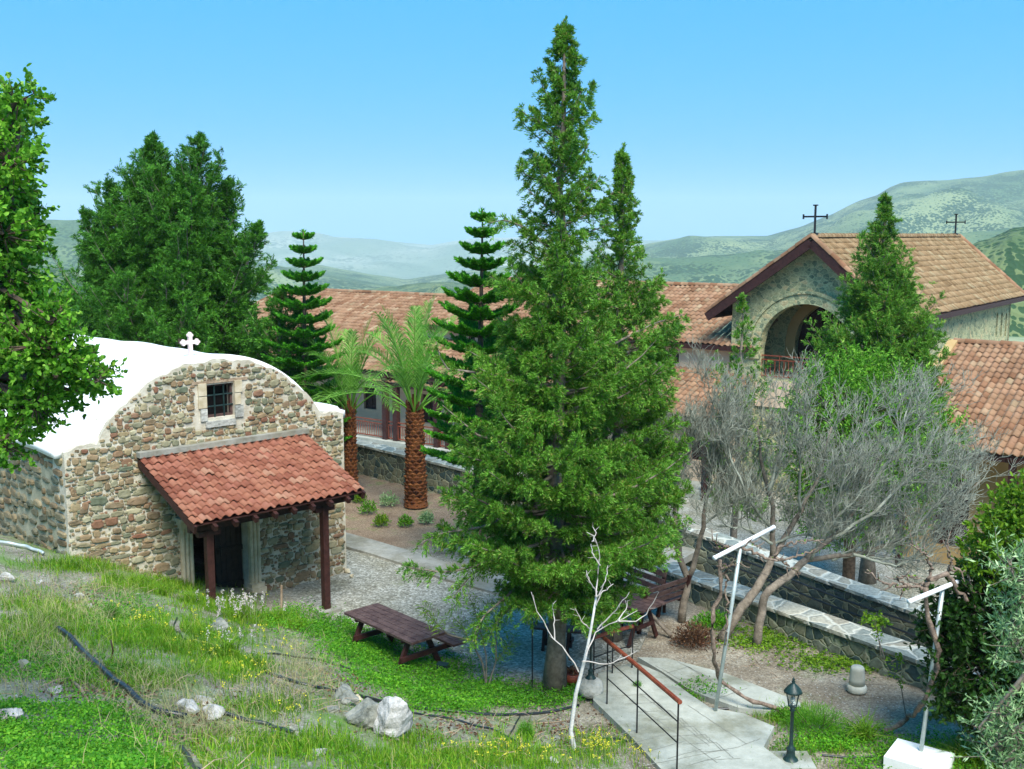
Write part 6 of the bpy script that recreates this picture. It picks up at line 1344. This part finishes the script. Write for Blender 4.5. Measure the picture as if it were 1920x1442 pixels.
sapling('slim young citrus stem with bright leaves in front of the coping of the garden wall', [[(1652, 1230), (1646, 1190), (1640, 1150)], [(1646, 1185), (1655, 1160)], [(1640, 1165), (1622, 1158)]], 16.2, M['lime'], 55, .09, .04, 723, sp=.12, r=.008)
# white painted sapling
wp = hit(1076, 1408); Y = wp[1]
RNG = np.random.default_rng(9)
st = thing('whitewashed_sapling', wp, 'bare young tree with whitewashed trunk in front of the tallest cypress', 'young tree')
mb = MB(); mb.tube([wp-Z3*.05]+Ys([(1076, 1400, Y), (1070, 1370, Y), (1080, 1300, Y), (1098, 1230, Y), (1108, 1180, Y), (1118, 1120, Y)]), [.032, .034, .03, .028, .022, .018, .014], 8); obj('trunk', mb, M['bark_white'], st, True)
mb = MB()
for L_ in [[(1118, 1120), (1120, 1080), (1125, 1045), (1118, 1010), (1100, 998)], [(1125, 1060), (1112, 1040), (1108, 1020)], [(1098, 1230), (1120, 1180), (1160, 1165), (1195, 1145)], [(1085, 1260), (1060, 1220), (1030, 1190), (1005, 1140), (996, 1110)], [(1040, 1200), (1038, 1150), (1036, 1130)],
           [(1092, 1240), (1140, 1245), (1170, 1235), (1195, 1220)], [(1108, 1180), (1090, 1165), (1078, 1140)], [(1120, 1110), (1105, 1090), (1100, 1070)], [(1120, 1180), (1150, 1150), (1180, 1110)], [(1160, 1165), (1190, 1165), (1215, 1150), (1235, 1110)], [(1118, 1120), (1135, 1090), (1140, 1060)], [(1160, 1165), (1175, 1140), (1172, 1125)], [(1118, 1135), (1130, 1110), (1150, 1095)], [(1110, 1015), (1118, 1000), (1112, 985)]]:
    P, _, _ = along(np.array(Ys([(x, y, Y+.1*math.sin(x)) for x, y in L_])), 10, 0, 1, False); P[1:-1] += RNG.normal(0, .008, (8, 3)); mb.tube(P, np.linspace(.011, .004, 10), 5, 0, False)
    for j in (4, 6, 8): d = unit(RNG.normal(0, 1, 3)+Z3*.6); mb.tube([P[j], P[j]+d*.09], [.004, .002], 3, 0, False)
obj('branches', mb, simple('pale_twig', (.4, .36, .32), (.6, .56, .52), 9), st, True)

# ------------------------------------------------------------------ grass and ground cover
def blob_density(px, py, blobs):
    d = np.zeros_like(px)
    for bx, by, rx, ry, w_ in blobs: d = np.maximum(d, w_*np.exp(-(((px-bx)/rx)**2+((py-by)/ry)**2)**1.3))
    return d
def scatter(n, blobs, seed, floor_=0, xr=(-9, 9), yr=(5, 23), zr=None):
    r = np.random.default_rng(seed); out = []; got = 0
    for _ in range(60):
        x = r.uniform(*xr, 60000); y = r.uniform(yr[0]**.5, yr[1]**.5, 60000)**2
        ok = np.abs(x) < y*.52+.5; x, y = x[ok], y[ok]; z = terrain(x, y); pp = proj(np.stack([x, y, z], 1))
        dn = blob_density(pp[:, 0], pp[:, 1], blobs)+floor_*(z > .08); 
        ok = r.random(len(x)) < dn*1.6; x, y, z, pp, dn = x[ok], y[ok], z[ok], pp[ok], dn[ok]; dp = np.full(len(x), 9.)
        for q in PIPES: dp = np.minimum(dp, np.hypot(x-q[0], y-q[1]))
        dn = np.where(dp > .09, 1., 0.)
        keep = (r.random(len(x)) < dn*np.clip((.5+.5*wob(x, y, 3.0, 21)+.35*wob(x, y, 9, 22))*1.6, .05, 1))&(pp[:, 1] < 1600)&(pp[:, 0] > -200); P = np.stack([x, y, z], 1)[keep]; out.append(P); got += len(P)
        if got >= n: break
    return np.concatenate(out)[:n]
def blades(name, P, h, w_, mat, seed, bend=.5, splay=.35, label=None):
    r = np.random.default_rng(seed); n = len(P); a = r.uniform(0, 2*PI, n); d = np.stack([np.cos(a), np.sin(a), np.zeros(n)], 1); H = (h*r.uniform(.45, 1.25, n))[:, None]
    sdv = np.stack([-np.sin(a+r.normal(0, .8, n)), np.cos(a), np.zeros(n)], 1)*w_/2; l = d*splay*H*r.uniform(.2, 1.2, (n, 1)); bd = bend*r.uniform(.3, 1.2, (n, 1))
    p0 = P-Z3*.01; p1 = P+Z3*H*.5+l*.4; p2 = P+Z3*H*(1-.35*bd)+l*1.2*(1+bd*.5)
    mb = MB(); V = np.concatenate([np.stack([p0-sdv, p0+sdv, p1+sdv*.8, p1-sdv*.8, p2], 1).reshape(-1, 3)]); i = np.arange(n)[:, None]*5
    mb.add(V, i+np.array([[0, 1, 2, 3]])); mb.f.append((i+np.array([[3, 2, 4]]), 0)); return mb
GB = [(60, 1175, 110, 45, .9), (290, 1205, 120, 38, .9), (150, 1062, 90, 12, .9), (290, 1098, 90, 13, 1), (400, 1135, 60, 13, .9), (520, 1165, 60, 14, .8), (250, 1265, 110, 28, .6), (420, 1255, 70, 24, .8), (500, 1330, 90, 22, .55), (560, 1400, 150, 24, .7), (850, 1428, 170, 20, 1), (420, 1415, 100, 28, .5), (1000, 1425, 120, 22, .7), (960, 1395, 40, 22, .7), (620, 1385, 50, 22, .9), (1130, 1400, 60, 30, .25), (1310, 1305, 30, 14, 1), (1480, 1345, 60, 20, .6), (1550, 1420, 100, 25, .6), (1830, 1430, 60, 25, .6), (760, 1395, 60, 16, .6)]
P = scatter(30000, GB, 31, .008); struct(obj('grass', blades('g', P, .17, .009, None, 1), M['grass']), 'stuff')
P = scatter(22000, GB, 32, .028); struct(obj('short_grass', blades('g', P, .07, .008, None, 2, .5, .8), M['grass']), 'stuff')
DB = [(60, 1180, 90, 70, .8), (150, 1260, 90, 40, .6), (360, 1360, 120, 50, .9), (560, 1290, 60, 60, .6), (180, 1150, 70, 40, .7), (300, 1290, 80, 30, .6), (500, 1340, 80, 40, .5), (60, 1300, 60, 30, .5), (240, 1070, 60, 20, .3)]
P = scatter(5200, DB, 33, .004); struct(obj('dry_grass', blades('g', P, .27, .0055, None, 3, .7, .9), M['dry']), 'stuff')
def cover(name, blobs, n, L, Wd, mat, seed, h=.08, floor_=0):
    P = scatter(n//3, blobs, seed, floor_); r = np.random.default_rng(seed); n3 = len(P); Q = np.repeat(P, 3, 0)+Z3*r.uniform(.01, h, (n3*3, 1))+r.normal(0, .015, (n3*3, 3))*[1, 1, .2]
    d = unit(r.normal(0, 1, (n3*3, 3))*[1, 1, .35]+Z3*.25); mb = MB(); leaves(mb, Q, d, L*r.uniform(.6, 1.3, n3*3), Wd*r.uniform(.7, 1.2, n3*3), 0, .15); struct(obj(name, mb, mat), 'stuff')
RNG = np.random.default_rng(77)
cover('clover_patch', [(130, 1385, 125, 50, 1.2), (40, 1345, 60, 22, .8), (130, 1260, 80, 20, .8), (240, 1420, 60, 30, .8), (10, 1240, 60, 30, .5), (220, 1160, 60, 30, .4)], 36000, .030, .026, M['clover'], 41, .09)
cover('ground_cover', [(690, 1215, 70, 26, 1.1), (780, 1265, 90, 26, 1.2), (880, 1308, 110, 24, 1.2), (980, 1315, 80, 20, 1.1), (620, 1180, 50, 20, .9), (1060, 1300, 40, 18, .8), (730, 1240, 70, 20, 1), (1310, 1300, 40, 14, .9), (1700, 1420, 140, 30, .7), (1590, 1400, 90, 24, 1), (560, 1165, 60, 20, .5)], 60000, .040, .028, M['clover'], 42, .13)
cover('bank_weeds', GB, 26000, .03, .016, M['clover'], 43, .07, .03)
cover('bed_weeds', [(700, 990, 60, 14, .7), (800, 935, 60, 12, .6), (690, 960, 50, 20, .4), (780, 1015, 90, 10, .7), (1460, 1200, 80, 20, .25), (1600, 1240, 100, 20, .25)], 7000, .06, .03, M['lime'], 44, .08)
# tufts: each clump a plant
def tuft(label, px, py, n, h, w_, seed, name='grass_tuft', mat=None, flowers=None, grp='strap leaved tufts on the bank', ground=False, cat='plant', rad=.06, splay=.75):
    global RNG
    RNG = np.random.default_rng(seed); P = at_z(px, py, .02) if ground else hit(px, py); t_ = thing(name, P, label, cat, grp)
    Q = P+np.stack([RNG.normal(0, rad, n), RNG.normal(0, rad, n), np.zeros(n)], 1); obj('blades', blades('x', Q, h, w_, None, seed, .8, splay), mat or M['grass'], t_)
    if flowers:
        sm = MB(); fm = MB()
        for k in range(flowers[0]):
            q = P+np.array([RNG.normal(0, rad*2.5), RNG.normal(0, rad*1.5), 0]); e = q+np.array([RNG.normal(0, .04), RNG.normal(0, .04), h*flowers[2]*RNG.uniform(.8, 1.2)]); sm.tube([q, (q+e)/2, e], .004, 4, 0, False); m_ = flowers[3]; u = RNG.uniform(.62, 1, (m_, 1)); B = q+(e-q)*u+RNG.normal(0, .012, (m_, 3))
            leaves(fm, np.repeat(B, 5, 0), RNG.normal(0, 1, (m_*5, 3)), flowers[4], flowers[4]*.45)
        obj('stalks', sm, M['lime'], t_); obj('flowers', fm, flowers[1], t_)
    return t_
tuft('asphodel clump with many pale pink flower spikes below the chapel door', 440, 1165, 260, .3, .012, 801, 'asphodel', flowers=(30, M['flower_pink'], 1.5, 14, .024), grp=None, cat='flowers', rad=.12)
tuft('second small asphodel with a leaning pale flower spike in the middle of the bank', 425, 1235, 240, .36, .013, 802, 'asphodel', flowers=(5, M['flower_pink'], 1.25, 12, .022), grp=None, cat='flowers', rad=.08)
for i, (px, py, h, lab) in enumerate([(515, 1165, .26, 'tall bright grass tuft right of the pink flowers'), (555, 1180, .24, 'grass tuft furthest right at the top of the bank'), (300, 1115, .24, 'grass tuft under the left end of the canopy'), (350, 1130, .22, 'grass tuft left of the pink flowers'), (255, 1098, .22, 'grass tuft on the crest left of the canopy'), (130, 1065, .2, 'grass tuft at the foot of the chapel corner'), (210, 1090, .2, 'grass tuft on the crest between the chapel corner and canopy'), (470, 1255, .22, 'feathery tuft at the centre of the bank')]):
    tuft(lab, px, py, 200, h, .010, 810+i, rad=.10)
for i, (px, py, lab) in enumerate([(1620, 1385, 'big strap leaved clump left of the white block'), (1840, 1432, 'strap leaved clump right of the white block'), (1800, 1425, 'smaller strap leaved clump touching the white block')]):
    tuft(lab, px, py, 190, .34, .018, 830+i, 'strap_leaved_plant', M['grass'], None, 'strap leaved plants in the garden bed', True, rad=.07, splay=1.0)
# feathery fennel on the bank
for i, (px, py, s, lab) in enumerate([(210, 1165, .14, 'dark feathery fennel bush on the left of the bank'), (985, 1385, .12, 'feathery fennel by the thin pipe'), (1195, 1300, .10, 'feathery weed left of the walkway by the ball lamp')]):
    P = hit(px, py); bush('fennel_bush', lab, P, (s, s, s*1.2), M['clover'], 2200, .05, .004, 840+i, grp='fennel bushes on the bank')
# yellow flowers
r = np.random.default_rng(55); P = scatter(260, [(280, 1165, 50, 25, .25), (480, 1260, 40, 40, .4), (1000, 1425, 120, 18, 1), (1120, 1415, 60, 20, 1), (560, 1360, 80, 30, .4), (420, 1230, 100, 60, .15), (1200, 1430, 30, 12, 1)], 56); sm, fm = MB(), MB()
for q in P: h = r.uniform(.10, .24); e = q+[r.normal(0, .02), r.normal(0, .02), h]; sm.tube([q, e], .003, 3, 0, False); leaves(fm, np.repeat([e], 7, 0)+r.normal(0, .012, (7, 3)), r.normal(0, 1, (7, 3)), .022, .016)
y_ = struct(obj('yellow_flowers', fm, M['flower_yellow']), 'stuff'); struct(obj('flower_stalks', sm, M['lime']), 'stuff')
# dead roots and red leaves
P = scatter(1500, [(380, 1360, 70, 50, .6), (200, 1300, 100, 30, .5), (850, 1370, 120, 25, .4), (1080, 1370, 80, 30, .5), (160, 1125, 30, 15, 1), (960, 1420, 40, 10, .8), (100, 1130, 40, 12, .5), (1350, 1200, 60, 20, .5), (640, 1280, 60, 30, .3)], 57); mb = MB(); leaves(mb, P+Z3*.02, r.normal(0, 1, (len(P), 3))*[1, 1, .3], .06, .03); struct(obj('fallen_leaves', mb, M['dead']), 'stuff')

r = np.random.default_rng(91); P = scatter(900, [(380, 1370, 90, 60, .8), (200, 1300, 120, 40, .6), (560, 1290, 120, 40, .4), (900, 1380, 160, 40, .5), (1080, 1380, 90, 40, .6), (150, 1120, 120, 30, .5), (1400, 1230, 160, 40, .2)], 92); mb = MB()
for q in P: a = r.uniform(0, 2*PI); l = r.uniform(.06, .3); d = np.array([math.cos(a), math.sin(a), r.uniform(-.05, .25)]); e = q+d*l; mb.tube([q+Z3*.01, (q+e)/2+r.normal(0, .015, 3)+Z3*.02, e+Z3*.01], [.005, .004, .002], 3, 0, False)
struct(obj('dry_twigs', mb, M['stick']), 'stuff')
